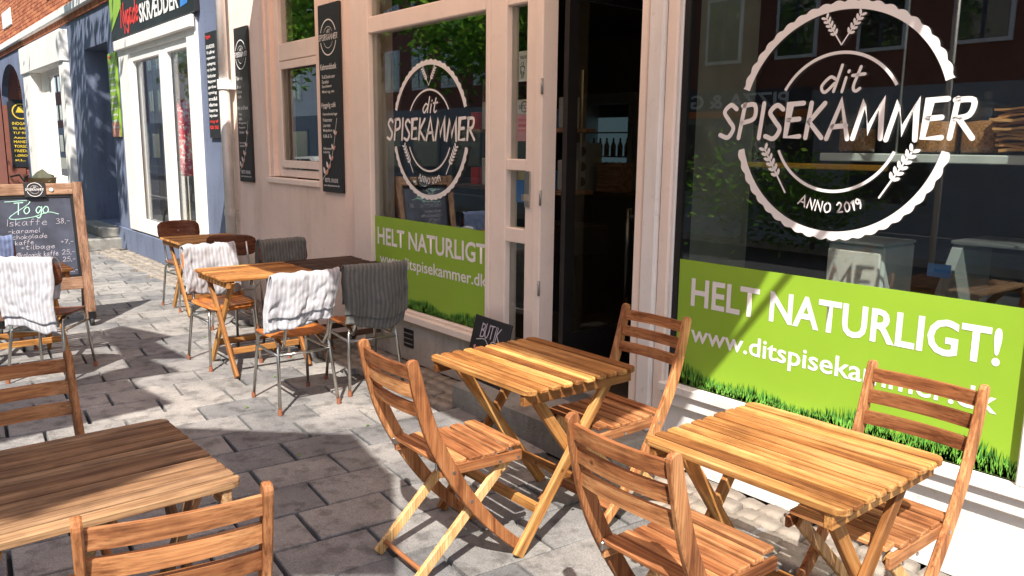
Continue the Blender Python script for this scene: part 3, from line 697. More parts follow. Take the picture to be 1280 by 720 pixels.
# downpipe
dpz = empty('downpipe', (-8.67, -.09, 0), 0, 'white and beige rain downpipe between café and blue house', 'pipe')
MB().cyl((0, 0, 2.25), (0, 0, 6.4), .048, n=16).build('upper_pipe', 'white_paint', dpz, True)
MB().cyl((0, 0, .02), (0, 0, 2.25), .055, n=16).build('lower_pipe', 'zinc', dpz, True)
MB().cyl((0, 0, 2.2), (0, 0, 2.30), .068, n=16).box(-.10, .10, .02, .088, 2.2, 2.27).build('collar', 'white_paint', dpz)
MB().box(-.01, .01, .03, .09, .9, .93).cyl((0, 0, .88), (0, 0, .95), .062, n=16).build('clamp', 'zinc', dpz)

# ================================================================== blue corner house
blue = empty('blue_house', (-15, 0, 0), 0, 'slate blue shop house with white window casings and orange brick upper storey', 'building')
def bl(mb, name, mat, parent=None, smooth=False):
    o = mb.build(name, mat, parent or blue, smooth)
    if parent is None: o.location.x += 15
    return o
mb = MB()
mb.box(-9.70, -9.02, 0, .4, 0, 3.7).box(-13.0, -9.70, .002, .4, 0, .36).box(-13.0, -9.70, .002, .4, 3.02, 3.7)
mb.box(-13.8, -13.0, 0, .4, 0, 3.7).box(-15.35, -13.8, .002, .55, 3.15, 3.7).box(-15.35, -13.8, .002, .55, 0, .32)
mb.box(-16.6, -15.35, 0, .4, 0, 3.7).box(-20.9, -16.6, .002, .4, 0, .75).box(-20.9, -16.6, .002, .4, 3.58, 3.7)
mb.box(-21.9, -20.9, 0, .4, 0, 3.7)
xc, xr, zs = -23.5, 1.6, 2.55
arc = [(xc + xr * math.cos(R(a)), 0, zs + .92 * math.sin(R(a))) for a in range(0, 181, 15)]
mb.prism([(-21.9, 0, 3.7), (-21.9, 0, zs)] + arc[1:-1] + [(-25.1, 0, zs), (-25.1, 0, 3.7)], (0, .14, 0))
bl(mb, 'wall', 'blue_plaster')
bl(MB().box(-13.85, -9.02, -.03, 0, 0, .34, .01), 'plinth', 'blue_plaster')
bl(MB().box(-30, -9.02, .05, .4, 3.7, 7.5), 'mortar_wall', 'mortar')
bl(MB().box(-30, -9.02, -.10, .05, 3.80, 3.95, .02), 'string_course', 'white_paint')
# brickwork of the upper storey and of the passage wall
rb = random.Random(12)
def brickwork(x0, x1, z0, z1, y, depth, axis='x', L=.228, H=.06, j=.012, nm='brickwork', const=0):
    mb = MB(); r = 0; z = z0
    while z < z1:
        u = x0 - (L / 2 if r % 2 else 0)
        while u < x1:
            a, b = max(u, x0), min(u + L, x1)
            if b - a > .04:
                d = rb.uniform(0, .008)
                if axis == 'x': mb.box(a, b - j, y - depth - d, y, z, z + H)
                else: mb.box(y, y + depth + d, a, b - j, z, z + H)
            u += L + j
        z += H + j; r += 1
    return mb
tag(bl(brickwork(-27, -12.5, 3.97, 5.4, .05, .05), 'brickwork', 'brick_clay'), kind='stuff')
mb = MB(); u = -27
while u < -12.5: mb.box(u, u + .062, -.035, .05, 3.70, 3.80); u += .075
tag(bl(mb, 'soldier_course', 'brick_clay'), kind='stuff')
for x in (-23.6, -18.1): bl(MB().box(x, x + 1.25, -.03, .05, 4.28, 4.66, .01), 'stone_panel', 'white_paint')
# passage behind the arch
bl(MB().box(-25.35, -25.16, .0, 5, 0, 3.7), 'passage_wall', 'mortar')
tag(bl(brickwork(.02, 2.4, .05, 3.45, -25.16, .03, 'y'), 'passage_brickwork', 'brick_clay'), kind='stuff')
bl(MB().box(-25.2, -21.9, 4.2, 4.4, 0, 3.7), 'passage_end', 'dark_blue')
bl(MB().box(-30, -25.1, 0, .4, 0, 3.7), 'brick_pier', 'red_tile')
sg = empty('passage_sign', (-25.1, .10, .95), 0, 'black sign with gold emblem and lettering on passage brick wall', 'sign')
B('panel', 'black_board', sg, -.01, .02, 0, .60, 0, 1.75); B('edge', 'red_print', sg, -.012, .018, .6, .63, 0, 1.75)
Ms = Matrix(((0, 0, 1, .023), (1, 0, 0, .3), (0, 1, 0, 0), (0, 0, 0, 1)))
mb = MB(); arc_band(mb, .19, .03, 0, 360, Ms, 0, 24, (0, 1.45)); mb.poly([Ms @ Vector(p) for p in ((-.12, 1.42, 0), (.12, 1.42, 0), (.07, 1.5, 0), (.02, 1.6, 0), (-.05, 1.57, 0), (-.09, 1.48, 0))]); mb.build('emblem', 'gold', sg)
for k, (s_, h) in enumerate((('INDGANG', .075), ('TIL BAREN', .06), ('TLF 97 22', .06), ('ÅBENT', .05), ('MANDAG', .07), ('TORSDAG', .07), ('FREDAG', .07), ('LØRDAG', .06), ('KL. 11', .05))):
    printed('text_line', s_, 'gold', sg, (-.22, .22, 1.1 - k * .118, 1.1 - k * .118 + h), Ms, .02)
# tailor's show window
def tailors():
    x0, x1, z0, z1 = -13.04, -9.66, .36, 3.05
    mb = MB(); mb.box(x0, -12.5, -.04, .12, z0, z1, .01).box(-9.98, x1, -.04, .12, z0, z1, .01).box(-12.5, -9.98, -.035, .12, 2.86, z1, .01).box(-12.5, -9.98, -.035, .12, z0, .47, .01).box(-11.12, -10.9, -.01, .1, .47, 2.86, .008)
    o = bl(mb, 'show_window', 'white_paint')
    B('hood', 'white_paint', o, x0 - .03, x1 + .03, -.09, -.042, 2.93, 3.07, bev=.01)
    for a, b in ((-12.5, -11.12), (-10.9, -9.98)):
        B('pane', 'tailor_glass', o, a, b, .05, .056, .47, 2.86)
        MB().box(a, a + .07, -.012, .04, .47, 2.86, .005).box(b - .06, b, -.012, .04, .47, 2.86, .005).box(a + .07, b - .06, -.012, .04, .47, .55, .005).box(a + .07, b - .06, -.012, .04, 2.75, 2.86, .005).build('sash', 'white_paint', o)
tailors()
tag(MB().box(-14.5, -9.1, 4.2, 4.3, 0, 3.7).box(-16.0, -15.9, .6, 4.2, 0, 3.7).box(-15.9, -14.5, 4.2, 4.3, 0, 3.7).build('interior_wall', 'interior_light_wall'), kind='structure')
tag(MB().box(-13.78, -9.1, .4, 4.2, .1, .38).build('interior_floor', 'yellow_wood'), kind='structure')
tag(MB().box(-21, -16.0, 2.5, 2.6, 0, 3.6).box(-16.1, -16.0, .4, 2.5, 0, 3.6).build('interior_wall', 'interior_wall'), kind='structure')
# fascia
fs = empty('fascia_sign', (-11.4, 0, 3.07), 0, 'black fascia sign with white and red lettering above the tailor window', 'sign')
B('panel', 'black_board', fs, -1.85, 1.85, -.06, -.002, .02, .72, bev=.006)
Mf = facing_street(0, -.064, 0)
printed('lettering', 'SKRÆDDER', 'vinyl_white', fs, (-.34, 1.30, .12, .36), Mf, .03)
hand('script_lettering', 'Nygade', 'red_print', fs, (-1.28, -.40, .17, .46), Mf, .04, .10, .03, .1)
mb = MB(); mb.poly([Mf @ Vector(p) for p in ((1.36, .12, 0), (1.62, .14, 0), (1.70, .40, 0), (1.40, .38, 0))]); mb.build('emblem', 'blue_print', fs)
mb = MB(); mb.poly([Mf @ Vector(p) for p in ((-1.84, .14, 0), (-1.6, .25, 0), (-1.2, .45, 0), (-1.25, .7, 0), (-1.84, .7, 0))]); mb.build('leaf_print', 'green_film', fs)
def strip_sign(x0, x1, z0, z1, label, rows, cols):
    cx = (x0 + x1) / 2; h = (x1 - x0) / 2; t = empty('service_sign', (cx, 0, z0), 0, label, 'sign'); H = z1 - z0
    B('panel', cols[0], t, -h, h, -.03, -.002, 0, H, bev=.004); M = facing_street(0, -.0325, 0)
    if cols[1]: B('panel_foot', cols[1], t, -h, h, -.0315, -.03, .0, H * .17)
    printed('heading', rows[0], 'red_print', t, (-h * .8, h * .1, H * .93, H * .975), M, .03)
    n = len(rows) - 1
    for k, s_ in enumerate(rows[1:]):
        z = H * .90 - (k + 1) * H * .87 / (n + 1)
        printed('text_line', s_, 'red_print' if (k >= n - 2 and not cols[1]) else 'vinyl_white', t, (-h * .8, h * .8, z, z + H * .035), M, .03)
rows = ['Nygade', 'SKRÆDDER', 'Vi udfører', 'reparation', 'oplægning', 'ny lynlås', 'forkorter', 'lapper', 'gardiner', 'syning', 'mål', 'dame', 'herre', 'kjoler', 'ring til', 'os nu']
strip_sign(-9.36, -9.03, 1.70, 2.84, 'narrow black tailor service sign near the downpipe', rows, ('black_board', None))
strip_sign(-13.72, -13.26, 1.72, 2.95, 'narrow green tailor service sign beside the blue doorway', rows[:12], ('green_film', 'rose_print'))
# doorway
dr = bl(MB().box(-15.35, -13.8, .50, .55, .32, 3.15), 'door', 'dark_blue')
MB().box(-14.95, -13.82, .46, .50, .34, 3.05, .01).build('door_panel', 'white_paint', dr)
MB().cyl((-14.8, .44, 1.35), (-14.65, .44, 1.35), .02).build('handle', 'chrome', dr)
st = empty('door_steps', (-14.6, -.2, 0), 0, 'two worn stone steps at the blue house door', 'steps')
B('lower_step', 'grey_stone', st, -1.0, .95, -.35, .2, -.04, .16, bev=.015); B('upper_step', 'grey_stone', st, -.8, .8, -.08, .25, .16, .31, bev=.015)
# second window with deep white casing
def window2():
    mb = MB(); mb.box(-20.9, -20.0, -.10, .2, .75, 3.05, .01).box(-17.0, -16.6, -.10, .2, .75, 3.05, .01).box(-20.92, -16.58, -.14, .2, 3.05, 3.60, .015).box(-20.0, -17.0, -.02, .2, .75, .85, .01)
    o = bl(mb, 'show_window', 'white_paint')
    mb = MB(); mb.box(-20.0, -19.2, .1, .16, .85, 3.05, .006).box(-17.12, -17.0, .1, .16, .85, 3.05, .006).box(-19.2, -17.12, .1, .16, 2.93, 3.05, .006).box(-19.2, -17.12, .1, .16, .85, .95, .006); mb.build('sash', 'white_paint', o)
    B('pane', 'window_glass', o, -19.2, -17.12, .12, .126, .95, 2.93)
window2()

# ---- what stands in the tailor's window
mq = empty('dress_mannequin', (-11.75, .42, .24), .3, 'headless shop mannequin in red and white dress behind glass', 'mannequin')
MB().lathe([(.13, .95), (.20, .98), (.185, 1.2), (.15, 1.45), (.17, 1.65), (.19, 1.8), (.15, 1.93), (.07, 1.98)], n=24).build('dress', 'dress_print', mq, True)
MB().lathe([(.06, 1.97), (.05, 2.08), (.075, 2.14), (.09, 2.24), (.06, 2.34), (.01, 2.37)], n=16).build('head', 'mannequin', mq, True)
for s_ in (-1, 1): MB().tube([(0, s_ * .18, 1.85), (.02, s_ * .26, 1.6), (.06, s_ * .25, 1.38), (.12, s_ * .2, 1.2)], [.055, .045, .04, .03]).build('arm', 'mannequin', mq, True)
MB().cyl((0, 0, .02), (0, 0, .95), .02).cyl((0, 0, 0), (0, 0, .02), .2, n=20).build('stand', 'chrome', mq)
mbh = MB().lathe([(.20, 0), (.22, .02), (.12, .05), (.11, .14), (.06, .17), (.01, .17)], n=24).build('sun_hat', 'wicker', None, True, (-11.75, .42, 2.56)); tag(mbh, 'wide dark hat on the red dressed mannequin', 'hat')
cu2 = MB(); pts = [( -14.35 + i * .03, .72 + .05 * math.sin(i * 1.1) + .02 * math.sin(i * 2.7)) for i in range(24)]
for (a, b) in zip(pts, pts[1:]): cu2.poly([(a[0], a[1], .5), (b[0], b[1], .5), (b[0], b[1], 2.85), (a[0], a[1], 2.85)])
tag(cu2.build('curtain', 'paper', None, True), 'white gathered curtain in the tailor window', 'curtain')
tag(MB().box(-13.7, -13.0, .80, .85, .38, 2.3, .01).box(-13.1, -13.07, .76, .80, 1.2, 1.5).build('cabinet_door', 'white_paint'), 'white panel leaning inside the tailor window', 'panel')
sc = empty('stool', (-11.6, .75, .38), .4, 'small yellow wooden stool inside the tailor window', 'stool')
MB().cyl((0, 0, .42), (0, 0, .46), .2, n=20).build('seat', 'yellow_wood', sc)
for a in range(4): MB().cyl((.14 * math.cos(a * 1.57), .14 * math.sin(a * 1.57), .42), (.2 * math.cos(a * 1.57), .2 * math.sin(a * 1.57), 0), .018, n=8).build('leg', 'yellow_wood', sc)
tag(MB().lathe([(.01, 0), (.16, .02), (.2, .09), (.16, .17), (.01, .19)], n=16).build('cushion', 'dress_print', None, True, (-11.6, .75, .845)), 'patterned cushion on the yellow stool', 'cushion')

# ================================================================== café interior
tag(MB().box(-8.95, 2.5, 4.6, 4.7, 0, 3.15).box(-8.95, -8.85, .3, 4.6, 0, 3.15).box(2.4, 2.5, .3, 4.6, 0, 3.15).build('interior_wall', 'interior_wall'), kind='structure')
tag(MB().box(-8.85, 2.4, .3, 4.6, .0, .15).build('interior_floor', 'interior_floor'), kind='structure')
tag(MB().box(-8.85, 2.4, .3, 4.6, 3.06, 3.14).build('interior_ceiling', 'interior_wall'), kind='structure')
tag(MB().box(-3.0, -2.85, .30, .9, .15, 3.05).build('interior_pier', 'interior_light_wall'), kind='structure')
sh = empty('window_shelf', (-1.3, .35, 1.60), 0, 'grey metal shelf hung inside the broad shop window', 'shelf')
B('board', 'counter_white', sh, -.70, 1.2, -.16, .16, 0, .035, bev=.004)
for x in (-.5, .35): MB().cyl((x, .14, .035), (x, .14, 1.4), .006, n=6).build('hanger', 'chrome', sh)
def jar(x, y, h, r, label):
    t = empty('storage_jar', (x, y, 1.636), 0, label, 'jar', None)
    MB().lathe([(r * .92, .002), (r, .02), (r, h * .8), (r * .85, h * .88), (r * .85, h * .9)], n=20).build('glass_body', 'jar_glass', t, True)
    MB().lathe([(r * .9, .008), (r * .95, .02), (r * .95, h * .62), (r * .3, h * .66)], n=20).build('contents', 'grain_fill', t, True)
    MB().lathe([(r * .9, h * .9), (r * 1.02, h * .93), (r * .9, h * 1.0), (r * .3, h * 1.04), (r * .12, h * 1.08), (r * .24, h * 1.16), (r * .1, h * 1.22)], n=20).build('lid', 'jar_glass', t, True)
jar(-1.56, .35, .205, .085, 'glass jar of brown grain, nearer the shelf end, behind the lettering')
jar(-1.378, .35, .205, .085, 'glass jar of brown grain right beside the stacked paper bags')
jar(-1.93, .38, .17, .08, 'small glass jar standing alone at the shelf end')
rg = random.Random(5)
for k in range(12):
    mb = MB(); Mx = Matrix.Translation((-1.10 + rg.uniform(-.03, .03), .33 + rg.uniform(-.02, .02), 1.640 + k * .0165)) @ Matrix.Rotation(rg.uniform(-.16, .16), 4, 'Z')
    nx = 10; hx, hy = .19, .12; V = []; ph = rg.uniform(0, 6); tl = .012 * (k / 6 - .6)
    for a in range(nx + 1):
        row = []
        for b in range(4):
            x = -hx + 2 * hx * a / nx + rg.uniform(-.003, .003) * (a in (0, nx)); y = -hy + 2 * hy * b / 3 + rg.uniform(-.006, .006) * (b in (0, 3))
            z = .0035 * math.sin(a * .9 + ph) + .003 * math.sin(b * 2 + a * 1.7 + ph) + tl * x / hx * 1.6 + rg.uniform(-.0015, .0015)
            row.append((x, y, z))
        V.append(row)
    for lay in (0, .007 + rg.uniform(0, .004)):
        g = [[mb.bm.verts.new(Mx @ Vector((p[0], p[1], p[2] + lay))) for p in r] for r in V]
        for a in range(nx):
            for b in range(3): mb.bm.faces.new((g[a][b], g[a + 1][b], g[a + 1][b + 1], g[a][b + 1]))
        if lay:
            bd = [(a, 0) for a in range(nx)] + [(nx, b) for b in range(3)] + [(a, 3) for a in range(nx, 0, -1)] + [(0, b) for b in range(3, 0, -1)]
            for p, q in zip(bd, bd[1:] + bd[:1]): mb.bm.faces.new((g0[p[0]][p[1]], g0[q[0]][q[1]], g[q[0]][q[1]], g[p[0]][p[1]]))
        g0 = g
    tag(mb.build('paper_bag', 'kraft'), 'brown paper bag lying in the pile on the window shelf', 'paper bag', 'piled paper bags on the shelf')
tag(MB().box(-2.95, -2.0, .8, .84, 1.545, 1.575, .006).build('wooden_rail', 'yellow_wood'), 'thin yellow wooden rail inside the broad window', 'rail')
wc = empty('white_cabinet', (-1.93, .60, .15), 0, 'white cabinet standing close inside the broad window', 'cabinet')
B('body', 'counter_white', wc, -.14, .14, -.15, .15, 0, 1.06, bev=.01); B('door', 'white_paint', wc, -.13, .13, -.17, -.152, .04, 1.03, bev=.005)
B('lid', 'counter_white', wc, -.142, .142, -.172, .152, 1.062, 1.075, bev=.003)
ct = empty('display_counter', (-1.1, .95, .15), 0, 'pale display counter with sloping side inside the broad window', 'counter')
MB().prism([(-.6, -.3, 0), (-.6, .35, 0), (-.6, .35, 1.05), (-.6, .0, 1.05), (-.6, -.3, .6)], (.05, 0, 0)).build('side_panel', 'pale_render', ct)
B('counter_top', 'grey_metal', ct, -.605, 1.6, -.02, .38, 1.052, 1.07, bev=.004); B('front', 'interior_wall', ct, -.55, 1.6, -.25, -.2, 0, .6); B('pane', 'jar_glass', ct, -.55, 1.6, -.2, -.194, .6, 1.05)
B('price_tag', 'blue_print', ct, -.56, -.46, -.345, -.335, .93, .99)
lp = empty('pendant_lamp', (-3.75, 1.9, 2.12), 0, 'small glowing orange pendant lamp inside the café', 'lamp')
MB().lathe([(.10, 0), (.115, .08), (.09, .18), (.03, .24)], n=20).build('lamp_shade', 'lamp_glow', lp, True); MB().cyl((0, 0, .24), (0, 0, .94), .005, n=6).build('cord', 'black_paint', lp)
fr = empty('drinks_cooler', (-6.88, 3.9, .15), 0, 'lit glass fronted drinks cooler deep inside behind the doorway', 'cooler')
B('cabinet', 'black_paint', fr, -.42, .42, .1, .62, 0, 2.0, bev=.01); B('back_light', 'cooler_glow', fr, -.34, .34, .085, .095, 1.05, 1.85)
for z in (1.1, 1.38, 1.66): B('rack', 'chrome', fr, -.34, .34, -.1, .085, z, z + .015)
B('crown', 'grey_metal', fr, -.44, .44, -.12, .6, 2.0, 2.12); B('side_rim', 'grey_metal', fr, .345, .42, -.12, .1, .6, 2.0); B('side_rim', 'grey_metal', fr, -.42, -.345, -.12, .1, .6, 2.0)
for z in (1.115, 1.395):
    for k in range(6):
        b_ = MB().lathe([(.03, 0), (.032, .12), (.012, .17), (.012, .21)], n=10).build('bottle', 'bottle', None, True, (-6.88 - .28 + k * .11, 3.86, .15 + z))
        tag(b_, 'dark bottle standing on a rack of the lit drinks cooler', 'bottle', 'bottles in the cooler')
cn = empty('back_counter', (-6.3, 3.05, .15), 0, 'dark counter carrying wine boxes inside the doorway', 'counter')
B('body', 'interior_floor', cn, -1.2, 1.1, -.25, .25, 0, 1.0); B('counter_top', 'walnut_x', cn, -1.25, 1.15, -.3, .3, 1.0, 1.04)
for q, (x, z, lab) in enumerate(((-6.38, 1.19, 'pale carton with three rows of black dots on the inner counter'), (-5.92, 1.19, 'smaller closed pale carton at the end of the inner counter'))):
    t = empty('carton', (x, 2.95, z), 0, lab, 'carton')
    B('box', 'pale_render' if q == 0 else 'brown_wood_x', t, -.17, .17, -.1, .1, 0, .5 if q == 0 else .3, bev=.004)
    if q == 0:
        for i in range(2):
            for j in range(3): mb = MB(); mb.cyl((-.08 + i * .16, -.102, .09 + j * .16), (-.08 + i * .16, -.1, .09 + j * .16), .05, n=12); mb.build('dot', 'black_paint', t)
bk = empty('wicker_basket', (-5.45, 1.9, .15), 0, 'dark wicker basket on a low stand inside the open doorway', 'basket')
B('crate_stand', 'interior_floor', bk, -.3, .3, -.2, .2, 0, .55); MB().prism([(-.26, -.22, .55), (.26, -.22, .55), (.31, -.24, .80), (-.31, -.24, .80)], (0, .42, 0)).build('basket_body', 'interior_wall', bk)
# stock shelves behind the shaded window, all in the dark
for z, lab in ((1.75, 'upper dark wooden stock shelf behind the shaded window'), (1.30, 'lower dark wooden stock shelf behind the shaded window')):
    t = empty('stock_shelf', (-5.0, .9, z), 0, lab, 'shelf'); B('board', 'brown_wood_x', t, -.7, .7, -.15, .15, 0, .03, bev=.004)
    for s_ in (-.6, .6): MB().cyl((s_, .1, .03), (s_, .1, .45), .008, n=6).build('bracket', 'grey_metal', t)
    for k, (c_, wd_) in enumerate((('red_print', 'red'), ('paper', 'white'), ('counter_white', 'pale green'), ('kraft', 'brown'), ('cloth_cream', 'cream'), ('rose_print', 'rose'), ('blue_print', 'blue'), ('pale_render', 'grey'))):
        h = .14 + .08 * ((k * 5) % 3) / 2; x = -5.55 + k * .155
        tag(MB().box(x, x + .10, .83, .95, z + .031, z + .031 + h, .005).build('packet', c_), 'small %s food packet on the %s stock shelf behind the shaded window' % (wd_, lab.split()[0]), 'packet', 'packets on stock shelves')

# ================================================================== shade givers and the other side of the street
aw = empty('shop_awning', (-4.1, 0, 3.3), 0, 'salmon coloured fabric awning stretched over the café door', 'awning')
XL, XR, PW = -7.6 + 4.1, -.657 + 4.1, 2.30
mb = MB(); n_ = 14
for k in range(n_):
    a, b = XL + (XR - XL) * k / n_, XL + (XR - XL) * (k + 1) / n_
    mb.poly([(a, 0, .5), (b, 0, .5), (b, -PW, 0), (a, -PW, 0)])
mb.build('fabric', 'awning_cloth', aw)
B('front_bar', 'white_paint', aw, XL, XR, -PW - .04, -PW, -.06, .02); B('roller_case', 'white_paint', aw, XL, XR, -.14, -.002, .49, .62)
for x in (XL + .4, XR - .4): MB().cyl((x, -.05, .25), (x + .5, -1.1, .12), .02).cyl((x + .5, -1.1, .12), (x + .1, -PW, -.03), .02).build('arm', 'white_paint', aw)
BLOCKER_Z = 3.6
def blocker(name_label, shadow, z=BLOCKER_Z):  # invented out-of-view blocker with poles and rope, shaping the pavement shadows
    """added unseen canvas, cut back along the sun so its shadow fills the outline"""
    k = SUN.x / SUN.z * z, SUN.y / SUN.z * z
    P = [(x + k[0], y + k[1], z) for x, y in shadow]; cx = sum(p[0] for p in P) / len(P); cy = sum(p[1] for p in P) / len(P)
    t = empty('sun_blocker', (cx, cy, 0), 0, name_label, 'sun blocker')
    MB().prism([(x - cx, y - cy, zz) for x, y, zz in P], (0, 0, .012)).build('canvas', 'blocker_cloth', t)
    back = sorted(P, key=lambda p: p[1])[:2]
    for x, y, zz in back: MB().cyl((x - cx, y - cy - .06, -.15), (x - cx, y - cy - .06, zz + .15), .03).build('pole', 'zinc', t, True)
    fr_ = sorted(P, key=lambda p: -p[1])[0]
    MB().cyl((fr_[0] - cx, fr_[1] - cy, z), (fr_[0] - cx + .3, -.0 - cy, 5.2), .004, n=6).build('rope', 'paper', t)
blocker('added unseen beige canvas cut to cast the shadow around the kerbside table', [(-4.75, -1.9), (-4.02, -1.12), (-3.35, -1.25), (-2.52, -1.72), (-2.80, -2.08), (-2.66, -2.55), (-3.0, -3.3), (-4.6, -3.3)])
blocker('added unseen pointed canvas cut to cast the shadow at the chalkboard end', [(-5.22, -1.76), (-5.95, -1.86), (-5.95, -1.5), (-6.45, -1.58), (-6.3, -1.33), (-7.0, -1.38), (-7.1, -1.2), (-7.8, -1.45), (-7.7, -1.62), (-6.3, -1.76), (-6.1, -2.3), (-5.9, -3.3), (-5.0, -3.3)])

def tree(x, y, h, r, label, seed, n=7000, trunk=.13, ls=.11):
    t = empty('street_tree', (x, y, -.15), 0, label, 'tree'); r2 = random.Random(seed)
    mb = MB(); mb.tube([(0, 0, 0), (.04, .02, h * .25), (-.03, .05, h * .5), (.02, 0, h * .8)], [trunk, trunk * .8, trunk * .65, trunk * .3]); tips = []
    for k in range(9):
        a = k * 2.4 + r2.uniform(-.3, .3); z0 = h * (.38 + .04 * k); e = Vector((math.cos(a) * r * .75, math.sin(a) * r * .75, z0 + r * r2.uniform(.2, .6)))
        mb.tube([(0, 0, z0), (e.x * .5, e.y * .5, (z0 + e.z) / 2 + .1), e], [trunk * .45, trunk * .3, trunk * .12], 6); tips.append(e)
    mb.build('trunk', 'bark', t, True)
    cl = [(Vector((r2.gauss(0, .5) * r, r2.gauss(0, .5) * r, h * .72 + r2.gauss(0, .4) * r)), r2.uniform(.28, .5) * r) for _ in range(26)] + [(e, r * .4) for e in tips]
    mb = MB()
    for k in range(n):
        c, rr = cl[r2.randrange(len(cl))]; p = c + Vector((r2.gauss(0, .5), r2.gauss(0, .5), r2.gauss(0, .42))) * rr
        a = Vector((r2.uniform(-1, 1), r2.uniform(-1, 1), r2.uniform(-.6, .6))).normalized(); b = a.orthogonal().normalized(); b.rotate(Matrix.Rotation(r2.uniform(0, 6.3), 3, a)); s_ = ls * r2.uniform(.7, 1.4)
        mb.poly([p - a * s_, p + b * s_ * .45, p + a * s_, p - b * s_ * .45])
    mb.build('crown', 'leaf', t)
tree(-12.2, -3.75, 8.6, 1.75, 'leafy street tree at the kerb opposite the blue house', 1, 8000)
tree(-19.5, -5.0, 7.0, 2.2, 'leafy street tree further along the kerb', 2)
tree(-14.5, -9.2, 6.5, 2.3, 'leafy street tree on the far pavement', 3)
def bush(x, y, h, label, seed, n=1500):
    t = empty('hedge_bush', (x, y, -.02), 0, label, 'bush'); r2 = random.Random(seed); mb = MB()
    for k in range(n):
        p = Vector((r2.gauss(0, .35) * h, r2.gauss(0, .3) * h, abs(r2.gauss(.55, .25)) * h)); a = Vector((r2.uniform(-1, 1), r2.uniform(-1, 1), r2.uniform(-1, 1))).normalized(); b = a.orthogonal().normalized(); s_ = r2.uniform(.04, .08)
        mb.poly([p - a * s_, p + b * s_ * .5, p + a * s_, p - b * s_ * .5])
    mb.build('foliage', 'leaf', t)
    MB().tube([(0, 0, 0), (.03, 0, h * .3), (0, .03, h * .7)], [.04, .03, .015], 6).build('stem', 'bark', t, True)
bush(-8.6, -9.0, 1.7, 'dense green bush across the street', 4); bush(-7.4, -9.3, 1.3, 'lower green bush across the street', 5)
def opposite(x0, x1, h, mat, shop, label, floors):
    t = empty('opposite_house', ((x0 + x1) / 2, -13, 0), 0, label, 'house'); hw = (x1 - x0) / 2
    B('wall', mat, t, -hw, hw, -.6, 0, 2.9, h); B('shop_front', shop, t, -hw, hw, -.6, .02, 0, 2.9)
    n = int(hw * 2 / 1.9)
    for f in range(floors):
        for k in range(n):
            x = -hw + 1.0 + k * 1.9; z = 3.6 + f * 2.7
            wv_ = B('window', 'white_paint', t, x - .5, x + .5, .0, .06, z, z + 1.5); B('pane', 'window_glass', wv_, x - .42, x - .04, .062, .066, z + .08, z + 1.42); B('pane', 'window_glass', wv_, x + .04, x + .42, .062, .066, z + .08, z + 1.42)
            B('blind', 'slate', wv_, x - .43, x + .43, .0605, .0615, z + .07, z + 1.43)
    k = -hw + .6
    while k < hw - 1.6:
        wv_ = B('shop_window', 'pale_render', t, k, k + 1.8, .02, .07, .5, 2.3); B('pane', 'window_glass', wv_, k + .1, k + 1.7, .073, .078, .6, 2.2); B('blind', 'slate', wv_, k + .09, k + 1.71, .071, .072, .59, 2.21); k += 2.5
    B('cornice', 'white_paint', t, -hw, hw, .0, .2, h - .3, h); return t
opposite(-95, -60, 9, 'red_tile', 'pale_render', 'long red brick terrace far along the street', 2)
opposite(-60, -34, 8.2, 'white_paint', 'pale_render', 'white rendered house along the street with grey shop front', 2)
opposite(-34, -17, 8.6, 'red_tile', 'pale_render', 'red brick house across the street with pale shop front', 2)
og = opposite(-17, -5, 9.2, 'red_tile', 'pale_render', 'red brick house across the street with grill bar sign', 2)
opposite(-5, 10, 8.4, 'pale_render', 'blue_plaster', 'pale rendered house across the street', 2)
gs = empty('grill_sign', (-12.2, -12.93, 2.35), 0, 'orange and blue grill bar sign across the street', 'sign')
B('panel', 'slate', gs, -2.4, 2.4, 0, .08, 0, .62); B('stripe', 'sign_orange', gs, -2.4, 2.4, .082, .09, .0, .16)
Mg = Matrix(((-1, 0, 0, 0), (0, 0, 1, .095), (0, 1, 0, 0), (0, 0, 0, 1)))
printed('lettering', 'PIZZA & GRILL', 'vinyl_white', gs, (-1.9, 1.9, .22, .55), Mg, .02)

# ---- parked car, met in the window reflections
pc = empty('parked_car', (-22.5, -7.6, -.15), 0, 'white parked hatchback on the far side of the street', 'car')
prof = [(-2.05, .28), (-2.08, .62), (-1.98, .86), (-1.15, .98), (-.55, 1.40), (.75, 1.45), (1.55, 1.05), (1.98, .92), (2.06, .6), (2.02, .28)]
mbq = MB(); mbq.prism([(x, -.84, z) for x, z in prof], (0, 1.68, 0)); bmesh.ops.bevel(mbq.bm, geom=list(mbq.bm.edges), offset=.06, segments=2, affect='EDGES'); mbq.build('body', 'vinyl_white', pc, True)
for y0, y1 in ((.842, .85), (-.85, -.842)):
    MB().prism([(-1.0, y0, .98), (-.5, y0, 1.33), (.05, y0, 1.36), (.05, y0, .98)], (0, y1 - y0, 0)).build('side_window', 'black_paint', pc); MB().prism([(.12, y0, .98), (.12, y0, 1.36), (.7, y0, 1.37), (1.25, y0, 1.0)], (0, y1 - y0, 0)).build('side_window', 'black_paint', pc)
    for x in (-1.3, 1.3):
        yy = .80 if y0 > 0 else -.80
        wq = MB().cyl((x, yy - .1, .32), (x, yy + .1, .32), .32, n=24).build('wheel', 'rubber', pc, True); MB().cyl((x, yy - .105, .32), (x, yy + .105, .32), .19, n=16).build('rim', 'grey_metal', wq)
for y in (-.6, .6): B('headlight', 'chrome', pc, -2.10, -2.0, y - .16, y + .16, .64, .78, bev=.02)

